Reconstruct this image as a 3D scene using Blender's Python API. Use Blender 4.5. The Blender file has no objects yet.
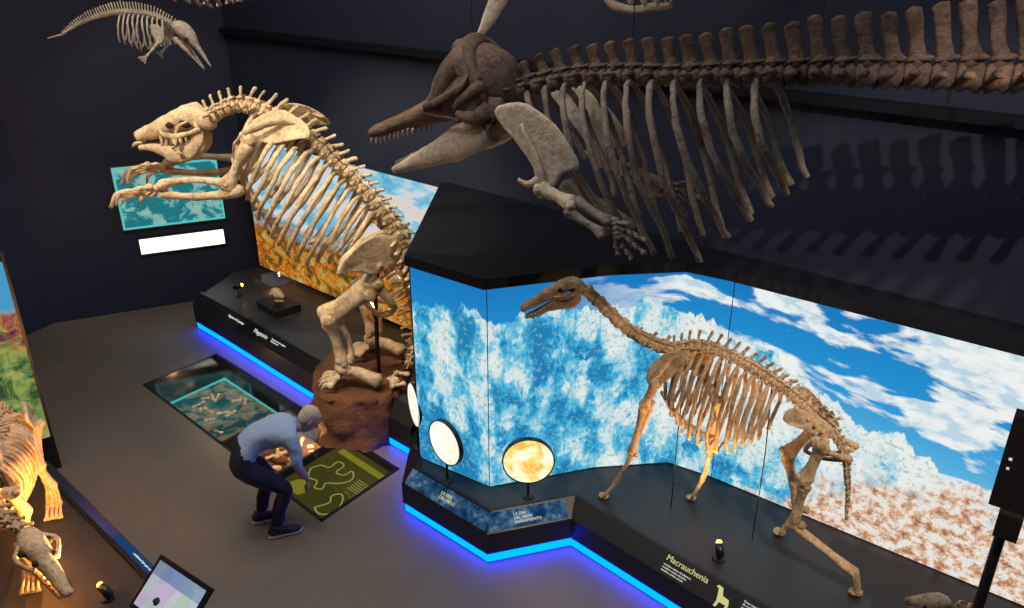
import bpy, math, random
from mathutils import Vector, Matrix
from mathutils import noise as mn
random.seed(7)
SC=bpy.context.scene
try:
    SC.view_settings.view_transform='Standard'
except Exception: pass
COL=bpy.context.collection
V=Vector

# ------------------------------------------------------------------ materials
class NB:
    def __init__(s,name):
        s.m=bpy.data.materials.new(name); s.m.use_nodes=True; s.t=s.m.node_tree; s.t.nodes.clear()
        s.out=s.n('ShaderNodeOutputMaterial')
    def n(s,t): return s.t.nodes.new(t)
    def set(s,sock,val):
        if val is None: return
        if hasattr(val,'is_output'): s.t.links.new(val,sock)
        else:
            if sock.type=='RGBA' and len(val)==3: val=(*val,1)
            sock.default_value=val
    def math(s,op,a,b=0.0,clamp=False):
        x=s.n('ShaderNodeMath'); x.operation=op; x.use_clamp=clamp
        s.set(x.inputs[0],a); s.set(x.inputs[1],b); return x.outputs[0]
    def mix(s,f,a,b,blend='MIX'):
        x=s.n('ShaderNodeMix'); x.data_type='RGBA'; x.blend_type=blend
        s.set(x.inputs[0],f); s.set(x.inputs[6],a); s.set(x.inputs[7],b); return x.outputs[2]
    def xyz(s,x=0.,y=0.,z=0.):
        c=s.n('ShaderNodeCombineXYZ'); s.set(c.inputs[0],x); s.set(c.inputs[1],y); s.set(c.inputs[2],z); return c.outputs[0]
    def uv(s):
        t=s.n('ShaderNodeTexCoord'); x=s.n('ShaderNodeSeparateXYZ'); s.t.links.new(t.outputs['UV'],x.inputs[0]); return x.outputs[0],x.outputs[1]
    def obj(s):
        return s.n('ShaderNodeTexCoord').outputs['Object']
    def noise(s,vec,scale=5,detail=4,rough=.5,dist=0.):
        x=s.n('ShaderNodeTexNoise'); s.set(x.inputs['Vector'],vec); x.inputs['Scale'].default_value=scale
        x.inputs['Detail'].default_value=detail; x.inputs['Roughness'].default_value=rough; x.inputs['Distortion'].default_value=dist
        return x.outputs[0]
    def voro(s,vec,scale=5,out='Color'):
        x=s.n('ShaderNodeTexVoronoi'); s.set(x.inputs['Vector'],vec); x.inputs['Scale'].default_value=scale; return x.outputs[out]
    def ramp(s,f,stops,const=False):
        x=s.n('ShaderNodeValToRGB'); r=x.color_ramp
        if const: r.interpolation='CONSTANT'
        while len(r.elements)<len(stops): r.elements.new(.5)
        for e,(p,c) in zip(r.elements,stops): e.position=p; e.color=(*c,1)
        s.set(x.inputs[0],f); return x.outputs[0]
    def bsdf(s,col,rough=.6,metal=0.,bump=None,bs=.3,spec=.5,bd=.02):
        b=s.n('ShaderNodeBsdfPrincipled'); s.set(b.inputs['Base Color'],col); s.set(b.inputs['Roughness'],rough)
        b.inputs['Metallic'].default_value=metal; b.inputs['Specular IOR Level'].default_value=spec
        if bump is not None:
            u=s.n('ShaderNodeBump'); u.inputs['Strength'].default_value=bs; u.inputs['Distance'].default_value=bd
            s.set(u.inputs['Height'],bump); s.t.links.new(u.outputs[0],b.inputs['Normal'])
        s.t.links.new(b.outputs[0],s.out.inputs[0]); return s.m
    def emit(s,col,k=1.):
        e=s.n('ShaderNodeEmission'); s.set(e.inputs[0],col); s.set(e.inputs[1],k); s.t.links.new(e.outputs[0],s.out.inputs[0]); return s.m

def flat(name,col,rough=.5,metal=0.,spec=.5,var=.12,scale=8,bs=.1):
    b=NB(name); o=b.obj(); n=b.noise(o,scale,4)
    c=b.mix(n,tuple(x*(1-var) for x in col),tuple(min(1,x*(1+var)) for x in col))
    return b.bsdf(c,rough,metal,n,bs,spec)
def glow(name,col,k): return NB(name).emit(col,k)

def bone_mat(name,light,dark,spots,sp=.6):
    b=NB(name); o=b.obj(); n=b.noise(o,5,8,.65); n2=b.noise(o,24,7,.7)
    c=b.ramp(n,[(.36,dark),(.48,light),(.66,tuple(min(1,x*1.2) for x in light))])
    c=b.mix(b.math('MULTIPLY',b.ramp(n2,[(.48,(0,0,0)),(.62,(1,1,1))]),sp),c,spots)
    return b.bsdf(c,.6,0,b.math('ADD',n2,b.math('MULTIPLY',n,.8)),.8,.3,.03)
M_cream=bone_mat('bone_cream',(.76,.60,.39),(.50,.34,.17),(.42,.27,.14),.6)
M_brown=bone_mat('bone_brown',(.70,.50,.31),(.38,.24,.13),(.24,.15,.08),.55)
M_whale=bone_mat('bone_dark',(.16,.105,.075),(.07,.044,.032),(.045,.03,.022))
M_whale2=bone_mat('bone_grey_rib',(.29,.24,.20),(.15,.11,.08),(.10,.07,.055))
M_pale=bone_mat('bone_pale',(.66,.56,.44),(.44,.35,.25),(.34,.26,.18),.45)
M_cav_shade=flat('cavity_shade',(.03,.02,.014),.9)  # dark blobs paint the shade inside sockets and nostrils; nothing is hollowed
M_wire=flat('steel_wire',(.12,.12,.13),.4,1)
M_black=flat('black_laminate',(.010,.011,.014),.38,0,.4)
M_deck=flat('dark_deck',(.030,.031,.038),.42,0,.4,.2,3)
M_canopy=flat('canopy_paint',(.006,.008,.014),.6,0,.25,.2,2)
M_led=glow('blue_led',(.0,.040,1.0),15)
M_white_led=glow('white_panel_light',(1,.93,.80),1.6)
M_warm=glow('warm_bulb',(1,.42,.06),9)
M_metal=flat('dark_metal',(.05,.05,.055),.35,.8)

def mat_wall():
    b=NB('wall_navy_paint'); o=b.obj(); n=b.noise(o,.7,3); n2=b.noise(o,60,2)
    return b.bsdf(b.mix(n,(.018,.024,.048),(.030,.037,.067)),.7,0,n2,.05,.3)
M_wall=mat_wall()
def mat_floor():
    b=NB('polished_concrete'); o=b.obj(); n=b.noise(o,.9,8,.6,.4); n2=b.noise(o,14,5,.6)
    c=b.mix(n,(.130,.107,.086),(.235,.20,.163)); c=b.mix(b.math('MULTIPLY',n2,.35),c,(.10,.083,.070))
    return b.bsdf(c,b.math('ADD',b.math('MULTIPLY',n,.25),.33),0,n2,.06,.45)
M_floor=mat_floor()
def mat_rock():
    b=NB('brown_rock'); o=b.obj(); n=b.noise(o,4,8,.65); n2=b.noise(o,18,6,.7)
    return b.bsdf(b.mix(n,(.085,.034,.018),(.27,.12,.062)),.85,0,n2,.8,.2,.05)
M_rock=mat_rock()

def mat_glacier():
    b=NB('glacier_mural'); u,v=b.uv()
    rag=b.noise(b.xyz(b.math('MULTIPLY',u,2.0),0.,0.),1.3,7,.62)
    fall=b.math('MINIMUM',b.math('MAXIMUM',b.math('MULTIPLY',b.math('SUBTRACT',u,2.4),.34),0.),.80)
    hz=b.math('ADD',b.math('SUBTRACT',1.62,fall),b.math('MULTIPLY',b.math('SUBTRACT',rag,.5),.75))
    fs=b.math('MULTIPLY',b.math('SUBTRACT',v,hz),60,True)
    sky=b.ramp(b.math('DIVIDE',v,1.95),[(.3,(.16,.52,.76)),(.65,(.02,.30,.66)),(1,(.01,.18,.50))])
    cl=b.noise(b.xyz(b.math('MULTIPLY',b.math('ADD',u,b.math('MULTIPLY',v,1.0)),.75),b.math('MULTIPLY',v,1.9),11.7),1.3,5,.5,.2)
    cm=b.math('MULTIPLY',b.ramp(cl,[(.455,(0,0,0)),(.485,(1,1,1))]),b.math('SUBTRACT',u,1.5,True))
    csh=b.ramp(b.noise(b.xyz(u,b.math('MULTIPLY',v,2.),1.),4,5,.6),[(.42,(.50,.66,.76)),(.47,(.70,.79,.82)),(.56,(.84,.87,.86))])
    sky=b.mix(cm,sky,csh)
    vc=b.n('ShaderNodeTexVoronoi'); b.set(vc.inputs['Vector'],b.xyz(b.math('MULTIPLY',u,1.3),v,0.)); vc.inputs['Scale'].default_value=11
    sv=b.n('ShaderNodeSeparateColor'); b.t.links.new(vc.outputs['Color'],sv.inputs[0])
    uu=b.math('ADD',b.math('MULTIPLY',u,1.7),b.math('MULTIPLY',sv.outputs[0],.10)); vv=b.math('ADD',b.math('MULTIPLY',v,1.0),b.math('MULTIPLY',sv.outputs[1],.12))
    g=b.noise(b.xyz(uu,vv,0.),2.5,7,.64,0.)
    big=b.noise(b.xyz(u,v,3.3),1.3,2,.5)
    g=b.math('ADD',g,b.math('MULTIPLY',b.math('SUBTRACT',big,.5),.55))
    g=b.math('ADD',g,b.math('MULTIPLY',b.math('MINIMUM',u,4.0),.040))
    g=b.math('ADD',g,b.math('MULTIPLY',b.math('ABSOLUTE',b.math('SUBTRACT',v,.9)),-.05))
    ice=b.ramp(g,[(.0,(.015,.20,.42)),(.435,(.03,.34,.60)),(.475,(.07,.46,.70)),(.51,(.22,.56,.72)),(.54,(.46,.68,.75)),(.575,(.66,.77,.78)),(.66,(.80,.84,.80))],True)
    ice2=b.ramp(g,[(.40,(.015,.24,.50)),(.47,(.05,.42,.68)),(.52,(.25,.60,.74)),(.56,(.58,.74,.78)),(.66,(.80,.84,.80))])
    ice=b.mix(.4,ice,ice2)
    spk=b.noise(b.xyz(u,v,5.),22,4,.65)
    ice=b.mix(b.ramp(spk,[(.56,(0,0,0)),(.60,(.65,.65,.65))]),ice,(.24,.42,.48))
    c=b.mix(fs,ice,sky)
    pv=b.math('MINIMUM',b.math('MAXIMUM',b.math('MULTIPLY',b.math('SUBTRACT',u,3.2),.55),-.2),.80)
    pv=b.math('ADD',pv,b.math('MULTIPLY',b.math('SUBTRACT',b.noise(b.xyz(u,v,9.),3,6,.65),.5),1.1))
    fp=b.math('MULTIPLY',b.math('SUBTRACT',pv,v),5,True)
    peb=b.ramp(b.noise(b.xyz(u,v,1.),13,6,.7),[(.36,(.28,.13,.08)),(.43,(.55,.30,.18)),(.49,(.72,.48,.33)),(.54,(.80,.74,.66)),(.60,(.82,.80,.76)),(.68,(.50,.62,.68))])
    c=b.mix(fp,c,peb)
    return b.emit(c,1.0)
M_glacier=mat_glacier()
def mat_forest():
    b=NB('pampas_mural'); u,v=b.uv()
    rag=b.noise(b.xyz(u,0.,0.),1.2,6,.6)
    cl=b.noise(b.xyz(b.math('MULTIPLY',u,.8),b.math('MULTIPLY',v,2.)),1.8,6,.6,.4)
    sky=b.ramp(cl,[(.38,(.10,.46,.72)),(.47,(.30,.62,.78)),(.52,(.66,.76,.80)),(.62,(.80,.68,.64))])
    g=b.noise(b.xyz(b.math('MULTIPLY',u,1.2),b.math('MULTIPLY',v,1.4)),4.5,9,.75,.8)
    land=b.ramp(g,[(.38,(.015,.035,.01)),(.44,(.12,.13,.02)),(.485,(.42,.07,.01)),(.53,(.70,.22,.02)),(.58,(.34,.36,.05)),(.66,(.60,.50,.34))])
    far=b.ramp(b.noise(b.xyz(u,b.math('MULTIPLY',v,2.5)),4,7,.65),[(.42,(.08,.28,.42)),(.48,(.22,.42,.50)),(.53,(.50,.36,.28)),(.60,(.26,.15,.10))])
    k=b.math('MULTIPLY',b.math('SUBTRACT',rag,.5),.7)
    vl=b.math('ADD',v,k)
    land=b.mix(b.math('MULTIPLY',b.math('SUBTRACT',vl,.60),9,True),land,far)
    return b.emit(b.mix(b.math('MULTIPLY',b.math('SUBTRACT',vl,.84),14,True),land,sky),.9)
M_forest=mat_forest()
def mat_jungle():
    b=NB('jungle_mural'); u,v=b.uv()
    g=b.noise(b.xyz(u,v),4,9,.75,1.); g2=b.noise(b.xyz(u,v,4.),2,4)
    land=b.ramp(g,[(.36,(.05,.02,.08)),(.43,(.26,.05,.10)),(.50,(.50,.16,.06)),(.56,(.52,.48,.08)),(.64,(.12,.30,.26))])
    land=b.mix(b.ramp(g2,[(.48,(0,0,0)),(.56,(1,1,1))]),land,b.ramp(g,[(.4,(.03,.10,.04)),(.55,(.30,.42,.10)),(.65,(.6,.5,.2))]))
    fs=b.math('MULTIPLY',b.math('SUBTRACT',v,b.math('ADD',.95,b.math('MULTIPLY',b.noise(b.xyz(u,v),1.5,5),.7))),12,True)
    return b.emit(b.mix(fs,land,(.08,.42,.72)),.75)
M_jungle=mat_jungle()
def mat_teal():
    b=NB('teal_screen'); u,v=b.uv()
    g=b.noise(b.xyz(u,v),3.4,7,.6,.4)
    c=b.ramp(g,[(.46,(.02,.20,.23)),(.50,(.03,.30,.32)),(.52,(.22,.50,.46)),(.62,(.40,.56,.46))])
    ex=b.math('MINIMUM',u,b.math('SUBTRACT',1.35,u)); ey=b.math('MINIMUM',v,b.math('SUBTRACT',.88,v))
    e=b.math('MINIMUM',ex,ey); c=b.mix(b.math('LESS_THAN',e,.03),c,(.10,.65,.62))
    return b.emit(c,.85)
M_teal=mat_teal()
def mat_disc(name,stops,sc,k):
    b=NB(name); o=b.obj(); return b.emit(b.ramp(b.noise(o,sc,5,.6,.5),stops),k)
M_disc_w=mat_disc('white_sphere_print',[(.42,(.95,.80,.50)),(.5,(1,.93,.78)),(.6,(1,.97,.90))],4,1.1)
M_disc_y=mat_disc('yellow_globe_print',[(.38,(.80,.46,.10)),(.45,(1.0,.66,.18)),(.52,(1,.82,.42)),(.60,(1,.95,.76))],7,1.15)

# ------------------------------------------------------------------ mesh builder
def cr(P,sub):
    if len(P)<3:
        if sub>1:
            out=[]
            for i in range(len(P)-1):
                for k in range(sub):
                    t=k/sub; out.append([a+(b-a)*t for a,b in zip(P[i],P[i+1])])
            out.append(list(P[-1])); return out
        return [list(p) for p in P]
    if sub<2: return [list(p) for p in P]
    out=[]; n=len(P)
    for i in range(n-1):
        p0=P[max(i-1,0)]; p1=P[i]; p2=P[i+1]; p3=P[min(i+2,n-1)]
        for k in range(sub):
            t=k/sub; t2=t*t; t3=t2*t
            out.append([.5*((2*b)+(-a+c)*t+(2*a-5*b+4*c-d)*t2+(-a+3*b-3*c+d)*t3) for a,b,c,d in zip(p0,p1,p2,p3)])
    out.append(list(P[-1])); return out

class MB:
    def __init__(s): s.v=[]; s.f=[]; s.m=[]
    def face(s,idx,mat=0): s.f.append(idx); s.m.append(mat)
    def tube(s,pts,R,n=8,sub=3,up=(0,0,1),mat=0):
        if not isinstance(R,(list,)): R=[R]*len(pts)
        R=[(r,r) if not isinstance(r,tuple) else r for r in R]
        P=cr([[*p,*r] for p,r in zip(pts,R)],sub)
        C=[V(p[:3]) for p in P]; up0=V(up); base=len(s.v); m=len(C)
        for i in range(m):
            t=(C[min(i+1,m-1)]-C[max(i-1,0)])
            if t.length<1e-7: t=V((1,0,0))
            t.normalize(); sd=t.cross(up0)
            if sd.length<.15: sd=t.cross(V((.3,1,.2)))
            sd.normalize(); u=sd.cross(t)
            rw=max(P[i][3],.001); rh=max(P[i][4],.001)
            for k in range(n):
                a=2*math.pi*k/n
                s.v.append(C[i]+sd*(rw*math.cos(a))+u*(rh*math.sin(a)))
        for i in range(m-1):
            for k in range(n):
                a=base+i*n+k; b=base+i*n+(k+1)%n
                s.face((a,b,b+n,a+n),mat)
        d0=(C[0]-C[1]).normalized()*min(P[0][3],P[0][4])*.6; d1=(C[-1]-C[-2]).normalized()*min(P[-1][3],P[-1][4])*.6
        s.v.append(C[0]+d0); c0=len(s.v)-1; s.v.append(C[-1]+d1); c1=len(s.v)-1
        for k in range(n):
            s.face((c0,base+(k+1)%n,base+k),mat); e=base+(m-1)*n
            s.face((c1,e+k,e+(k+1)%n),mat)
    def bone(s,a,b,r,e0=None,e1=None,bend=(0,0,0),n=9,mat=0):
        a=V(a); b=V(b); e0=e0 or r*1.6; e1=e1 or r*1.6; bd=V(bend)
        T=[0,.07,.2,.5,.8,.93,1]; R=[e0*.75,e0*.95,r*1.15,r*.95,r*1.15,e1*.95,e1*.75]
        s.tube([a+(b-a)*t+bd*(4*t*(1-t)) for t in T],R,n,2,(.1,.2,1),mat)
        d=(b-a).normalized(); sd=d.cross(V((0,0,1)))
        if sd.length<.1: sd=V((0,1,0))
        sd.normalize()
        for p,e in ((a,e0),(b,e1)):
            for q in (-1,1): s.ell(p+sd*q*e*.5,(e*.62,)*3,mat=mat,n=7)
    def ell(s,c,r,ax=None,mat=0,n=10):
        c=V(c); ax=ax or (V((1,0,0)),V((0,1,0)),V((0,0,1))); b=len(s.v); h=max(4,n//2+1)
        for i in range(1,h):
            ph=math.pi*i/h
            for k in range(n):
                a=2*math.pi*k/n
                s.v.append(c+ax[0]*(r[0]*math.sin(ph)*math.cos(a))+ax[1]*(r[1]*math.sin(ph)*math.sin(a))+ax[2]*(r[2]*math.cos(ph)))
        for i in range(h-2):
            for k in range(n):
                x=b+i*n+k; y=b+i*n+(k+1)%n; s.face((x,x+n,y+n,y),mat)
        s.v.append(c+ax[2]*r[2]); t=len(s.v)-1; s.v.append(c-ax[2]*r[2]); u=len(s.v)-1
        for k in range(n):
            s.face((t,b+k,b+(k+1)%n),mat); e=b+(h-2)*n; s.face((u,e+(k+1)%n,e+k),mat)
    def plate(s,out,th,nrm,mat=0,concave=.45,sub=3):
        out=[V(p) for p in out]; n=len(out); P=[]
        for i in range(n):
            q=cr([list(out[(i-1)%n]),list(out[i]),list(out[(i+1)%n]),list(out[(i+2)%n])],sub)[sub:2*sub]
            P+= [V(x) for x in q]
        n=len(P); c=sum(P,V())/n; N=V(nrm).normalized(); b=len(s.v)
        rings=[(1,.35),(.95,1.0),(.84,.75),(.62,.45),(.35,concave*.7)]
        for sg in (1,-1):
            for k,(sc,h) in enumerate(rings):
                for p in P: s.v.append(c+(p-c)*sc+N*th*h*sg)
            s.v.append(c+N*th*concave*.6*sg)
        L=len(rings)*n+1
        for sg in (0,1):
            o=b+sg*L
            for k in range(len(rings)-1):
                for i in range(n):
                    q=(o+k*n+i,o+k*n+(i+1)%n,o+(k+1)*n+(i+1)%n,o+(k+1)*n+i)
                    s.face(q if sg==0 else q[::-1],mat)
            e=o+(len(rings)-1)*n
            for i in range(n):
                q=(e+i,e+(i+1)%n,o+L-1); s.face(q if sg==0 else q[::-1],mat)
        for i in range(n): s.face((b+i,b+L+i,b+L+(i+1)%n,b+(i+1)%n),mat)
    def box(s,c,x,y,z,mat=0):
        c=V(c);x=V(x);y=V(y);z=V(z); b=len(s.v)
        for k in ((-1,-1,-1),(1,-1,-1),(1,1,-1),(-1,1,-1),(-1,-1,1),(1,-1,1),(1,1,1),(-1,1,1)):
            s.v.append(c+x*k[0]+y*k[1]+z*k[2])
        for q in ((3,2,1,0),(4,5,6,7),(0,1,5,4),(1,2,6,5),(2,3,7,6),(3,0,4,7)): s.face(tuple(b+i for i in q),mat)
    def prism(s,poly,z0,z1,mat=0,mtop=None):
        b=len(s.v); n=len(poly)
        for p in poly: s.v.append(V((p[0],p[1],z0)))
        for p in poly: s.v.append(V((p[0],p[1],z1)))
        s.face(tuple(b+i for i in range(n))[::-1],mat); s.face(tuple(b+n+i for i in range(n)),mat if mtop is None else mtop)
        for i in range(n): s.face((b+i,b+(i+1)%n,b+n+(i+1)%n,b+n+i),mat)
    def cyl(s,a,b,r,n=16,mat=0,r2=None):
        a=V(a);b=V(b); s.tube([a,a+(b-a)*.001,b-(b-a)*.001,b],[r*.9,r,r2 or r,(r2 or r)*.9],n,1,(.13,.2,1),mat)
    def obj(s,name,mats,smooth=True,uv=None,parent=None,jit=0.,fr=10.):
        me=bpy.data.meshes.new(name)
        if jit:
            s.v=[p+mn.noise_vector(p*fr)*jit+mn.noise_vector(p*fr*3+V((5,5,5)))*jit*.45 for p in s.v]
        me.from_pydata([tuple(p) for p in s.v],[],s.f)
        for m in mats: me.materials.append(m)
        for p,mi in zip(me.polygons,s.m): p.material_index=mi; p.use_smooth=smooth
        if uv:
            l=me.uv_layers.new(name='UVMap'); 
            for lp in me.loops: l.data[lp.index].uv=uv[lp.vertex_index]
        me.update(); o=bpy.data.objects.new(name,me); COL.objects.link(o)
        if parent: o.parent=parent
        return o
def empty(name,loc=(0,0,0)):
    e=bpy.data.objects.new(name,None); e.empty_display_size=.2; COL.objects.link(e); return e

# ------------------------------------------------------------------ camera
cam=bpy.data.cameras.new('camera'); co=bpy.data.objects.new('camera',cam); COL.objects.link(co)
co.location=(0,0,4.8); co.rotation_euler=(math.radians(66),0,0); cam.lens=28.125; cam.sensor_width=36
SC.camera=co

# ------------------------------------------------------------------ room shell
def wall(name,a,b,z0=0,z1=7.0,th=.15,mat=None):
    a=V((*a,0));b=V((*b,0)); d=(b-a).normalized(); n=V((-d.y,d.x,0))
    m=MB(); m.prism([a[:2],b[:2],(b+n*th)[:2],(a+n*th)[:2]],z0,z1)
    return m.obj(name,[mat or M_wall],False)
wall('wall_left_angled',(-6.4,10.13),(-3.85,11.28))
wall('wall_back',(-3.85,11.28),(6.2,2.53))
wall('wall_left',(-7.6,7.4),(-6.4,10.13))
wall('wall_side',(-7.6,-2),(-7.6,7.4))
wall('wall_right',(6.2,2.53),(6.2,-2))
wall('wall_front',(6.2,-2),(-7.6,-2))
m=MB(); m.prism([(-7.8,-2.2),(6.4,-2.2),(6.4,11.6),(-7.8,11.6)],7.0,7.1); m.obj('ceiling',[M_canopy],False)
A0=V((-4.44,8.39)); da=V((.731,-.682)); db=V((.60,.80)); Lp=3.69; Wp=1.02
def pr(a,b): q=A0+da*a+db*b; return (q.x,q.y)
m=MB(); m.prism([(-7.8,-2.2),(6.4,-2.2),(6.4,11.6),(-7.8,11.6)],-.5,0.0)
fl=m.obj('floor',[M_floor],False)
m=MB(); m.prism([pr(0,0),pr(Lp,0),pr(Lp,Wp),pr(0,Wp)],-.4,.3)
ct=m.obj('cut',[M_floor],False)
md=fl.modifiers.new('b','BOOLEAN'); md.object=ct; md.operation='DIFFERENCE'; md.solver='EXACT'
dg=bpy.context.evaluated_depsgraph_get(); me=bpy.data.meshes.new_from_object(fl.evaluated_get(dg)); fl.modifiers.clear(); fl.data=me
bpy.data.objects.remove(ct)
m=MB()
d=V((6.2+3.85,2.53-11.28,0)).normalized(); nn=V((d.y,-d.x,0)); 
if nn.y>0: nn=-nn
c=V(((6.2-3.85)/2,(2.53+11.28)/2,3.8))+nn*.06
m.box(c,d*6.6,nn*.06,V((0,0,.035))); m.obj('trim_1',[M_canopy],False)

# ------------------------------------------------------------------ floor vitrine
e=empty('glass_floor_vitrine')
m=MB()
m.prism([pr(.01,.01),pr(Lp-.01,.01),pr(Lp-.01,Wp-.01),pr(.01,Wp-.01)],-.399,-.36)
for k in (0,2,3,4):
    x=min(max(.02,k*Lp/4),Lp-.02); q=A0+da*x+db*(Wp/2)
    m.box((q.x,q.y,-.17),V((*(da*.016),0)),V((*(db*(Wp/2-.005)),0)),V((0,0,.178)),1)
for b_ in (.015,Wp-.015):
    q=A0+da*(Lp/2)+db*b_; m.box((q.x,q.y,-.17),V((*(da*(Lp/2-.002)),0)),V((*(db*.014),0)),V((0,0,.178)),1)
b=NB('pit_sediment'); o=b.obj(); n=b.noise(o,6,7,.65)
msed=b.bsdf(b.mix(n,(.06,.04,.025),(.30,.19,.10)),.85,0,n,.8,.3,.06)
m.obj('pit_frame',[msed,M_metal],False,parent=e)
b=NB('relief_map'); o=b.obj(); n=b.noise(o,5,7,.6,.5)
mtr=b.emit(b.ramp(n,[(.42,(.02,.10,.11)),(.47,(.04,.15,.15)),(.50,(.25,.20,.12)),(.56,(.40,.26,.13)),(.60,(.14,.16,.12)),(.66,(.45,.40,.28))]),.55)
m=MB(); q=A0+da*.98+db*.50
X=V((*(da*.62),0)); Y=V((*(db*.40),0)); Z=V((0,0,1))
m.box(V((q.x,q.y,-.22)),X,Y,Z*.03,0)
for sg in (-1,1):
    m.box(V((q.x,q.y,-.185))+X*sg,X*.020,Y*1.04,Z*.012,1); m.box(V((q.x,q.y,-.185))+Y*sg,X*1.03,Y*.025,Z*.012,1)
for i in range(12):
    aa=random.uniform(-.45,.45); bb=random.uniform(-.28,.28); p_=V((q.x,q.y,-.18))+V((*(da*aa),0))+V((*(db*bb),0)); an=random.uniform(0,3.1); L=random.uniform(.07,.18)
    m.bone(p_,p_+V((L*math.cos(an),L*math.sin(an),0)),.013,mat=2)
m.obj('light_table',[mtr,glow('teal_edge_light',(.08,.62,.58),.75),M_cream],False,parent=e)
m=MB()
for i in range(40):
    a=random.uniform(1.92,2.70); bb=random.uniform(.1,.92); q=A0+da*a+db*bb
    r=random.uniform(.03,.09); m.ell((q.x,q.y,-.34+r*.4),(r*1.3,r,r*.6),mat=random.choice([0,0,1]),n=8)
for i in range(16):
    a=random.uniform(1.95,2.6); bb=random.uniform(.2,.8); q=A0+da*a+db*bb; an=random.uniform(0,3.1); L=random.uniform(.08,.22)
    m.bone((q.x,q.y,-.27),(q.x+L*math.cos(an),q.y+L*math.sin(an),-.26),.016,mat=1)
m.obj('buried_fossils',[M_rock,M_cream],True,parent=e,jit=.01)
for (aa,bb,en) in ((2.3,.85,12),(.25,.5,4),(1.68,.5,5)):
    l=bpy.data.lights.new('pit_light','POINT'); l.energy=en; l.color=(1,.55,.2); l.shadow_soft_size=.04
    q=A0+da*aa+db*bb; lo=bpy.data.objects.new('pit_light',l); COL.objects.link(lo); lo.location=(q.x,q.y,-.08); lo.parent=e
def blob(m,cx,cy,pts,z,mat): 
    b0=len(m.v)
    for (x,y) in pts:
        q=A0+da*(cx+x)+db*(cy+y); m.v.append(V((q.x,q.y,z)))
    m.face(tuple(range(b0,b0+len(pts))),mat)
m=MB(); m.prism([pr(2.80,.04),pr(Lp-.05,.04),pr(Lp-.05,Wp-.04),pr(2.80,Wp-.04)],-.10,-.07)
def thinline(m,pts,w,z,mat):
    for a_,b_ in zip(pts,pts[1:]):
        a_=V(a_);b_=V(b_); t=(b_-a_).normalized(); n_=V((-t.y,t.x))*w; blob(m,0,0,[tuple(a_-n_),tuple(b_-n_),tuple(b_+n_),tuple(a_+n_)],z,mat)
def smooth2(pts): return [tuple(p) for p in cr([list(p) for p in pts],5)]
blob(m,2.86,.10,[(0,0),(.26,.02),(.30,.10),(.20,.14),(.23,.20),(.14,.22),(.06,.16)],-.064,1)
thinline(m,smooth2([(2.88,.46),(2.98,.36),(3.10,.38),(3.16,.30),(3.24,.34),(3.20,.42),(3.32,.52),(3.36,.64),(3.26,.72),(3.24,.62),(3.14,.60),(3.12,.72),(3.02,.72),(3.02,.60),(2.92,.56),(2.88,.46)]),.008,-.064,2)
thinline(m,smooth2([(3.40,.12),(3.52,.10),(3.60,.20),(3.56,.34),(3.46,.42),(3.40,.34),(3.46,.26),(3.40,.12)]),.008,-.064,2)
blob(m,2.88,.82,[(0,0),(.70,.0),(.70,.08),(0,.08)],-.064,1)
for k in range(6): blob(m,3.42,.52+.03*k,[(0,0),(.17,0),(.17,.009),(0,.009)],-.064,2)
m.obj('map_panel',[glow('dark_map_print',(.060,.060,.010),.8),glow('lime_print',(.30,.29,.02),.7),glow('lime_line_print',(.46,.46,.12),.7)],False,parent=e)
b=NB('floor_glass'); g1=b.n('ShaderNodeBsdfTransparent'); g2=b.n('ShaderNodeBsdfGlossy'); g2.inputs['Roughness'].default_value=.05
mx=b.n('ShaderNodeMixShader'); mx.inputs[0].default_value=.09; b.t.links.new(g1.outputs[0],mx.inputs[1]); b.t.links.new(g2.outputs[0],mx.inputs[2]); b.t.links.new(mx.outputs[0],b.out.inputs[0]); M_glass=b.m
m=MB(); m.prism([pr(.02,.02),pr(Lp-.02,.02),pr(Lp-.02,Wp-.02),pr(.02,Wp-.02)],-.012,.004); m.obj('glass_sheet',[M_glass],False,parent=e)

# ------------------------------------------------------------------ platforms
def offset(path,d):
    out=[]
    for i,p in enumerate(path):
        p=V(p); ns=[]
        for a,b_ in ((i-1,i),(i,i+1)):
            if a<0 or b_>=len(path): continue
            t=(V(path[b_])-V(path[a])).normalized(); ns.append(V((-t.y,t.x)))
        n=sum(ns,V((0,0))); n.normalize(); k=1/max(.4,n.dot(ns[0])); out.append(p+n*d*k)
    return out
def platform(name,path,back,ztop=.42,lip=.45,tilt=.13,gap=.11,led=True):
    e=empty(name); m=MB(); prof=[(.07,0.0),(.07,gap),(0,gap),(0,lip-.13),(tilt,lip),(tilt+.03,lip),(tilt+.03,ztop)]
    rows=[[V((p.x,p.y,z)) for p in offset(path,o)] for o,z in prof]; n=len(path)
    b0=len(m.v)
    for r in rows: m.v+=r
    for j in range(len(rows)-1):
        for i in range(n-1):
            a=b0+j*n+i; m.face((a,a+1,a+1+n,a+n),0)
    top=[p for p in rows[-1]]+[V((x,y,ztop)) for x,y in back]
    b1=len(m.v); m.v+=top; m.face(tuple(range(b1,b1+len(top))),1)
    m.obj('plinth_body',[M_black,M_deck],False,parent=e)
    if led:
        m=MB(); rr=[[V((p.x,p.y,z)) for p in offset(path,.02)] for z in (.012,gap-.006)]
        m.v+=rr[0]+rr[1]
        for i in range(n-1): m.face((i,i+1,i+1+n,i+n),0)
        m.obj('led_strip',[M_led],False,parent=e)
    return e
PC=[(-1.0,6.84),(-1.01,6.02),(-.21,5.32),(.51,5.53),(2.95,3.08),(3.9,2.1)]
pc=platform('exhibit_platform',PC,[(5.6,3.0),(1.8,6.2),(-.70,8.40),(-1.0,7.9)])
PS=[(-4.35,9.95),(-3.8,9.44),(-2.3,8.0),(-1.02,6.86)]
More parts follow.
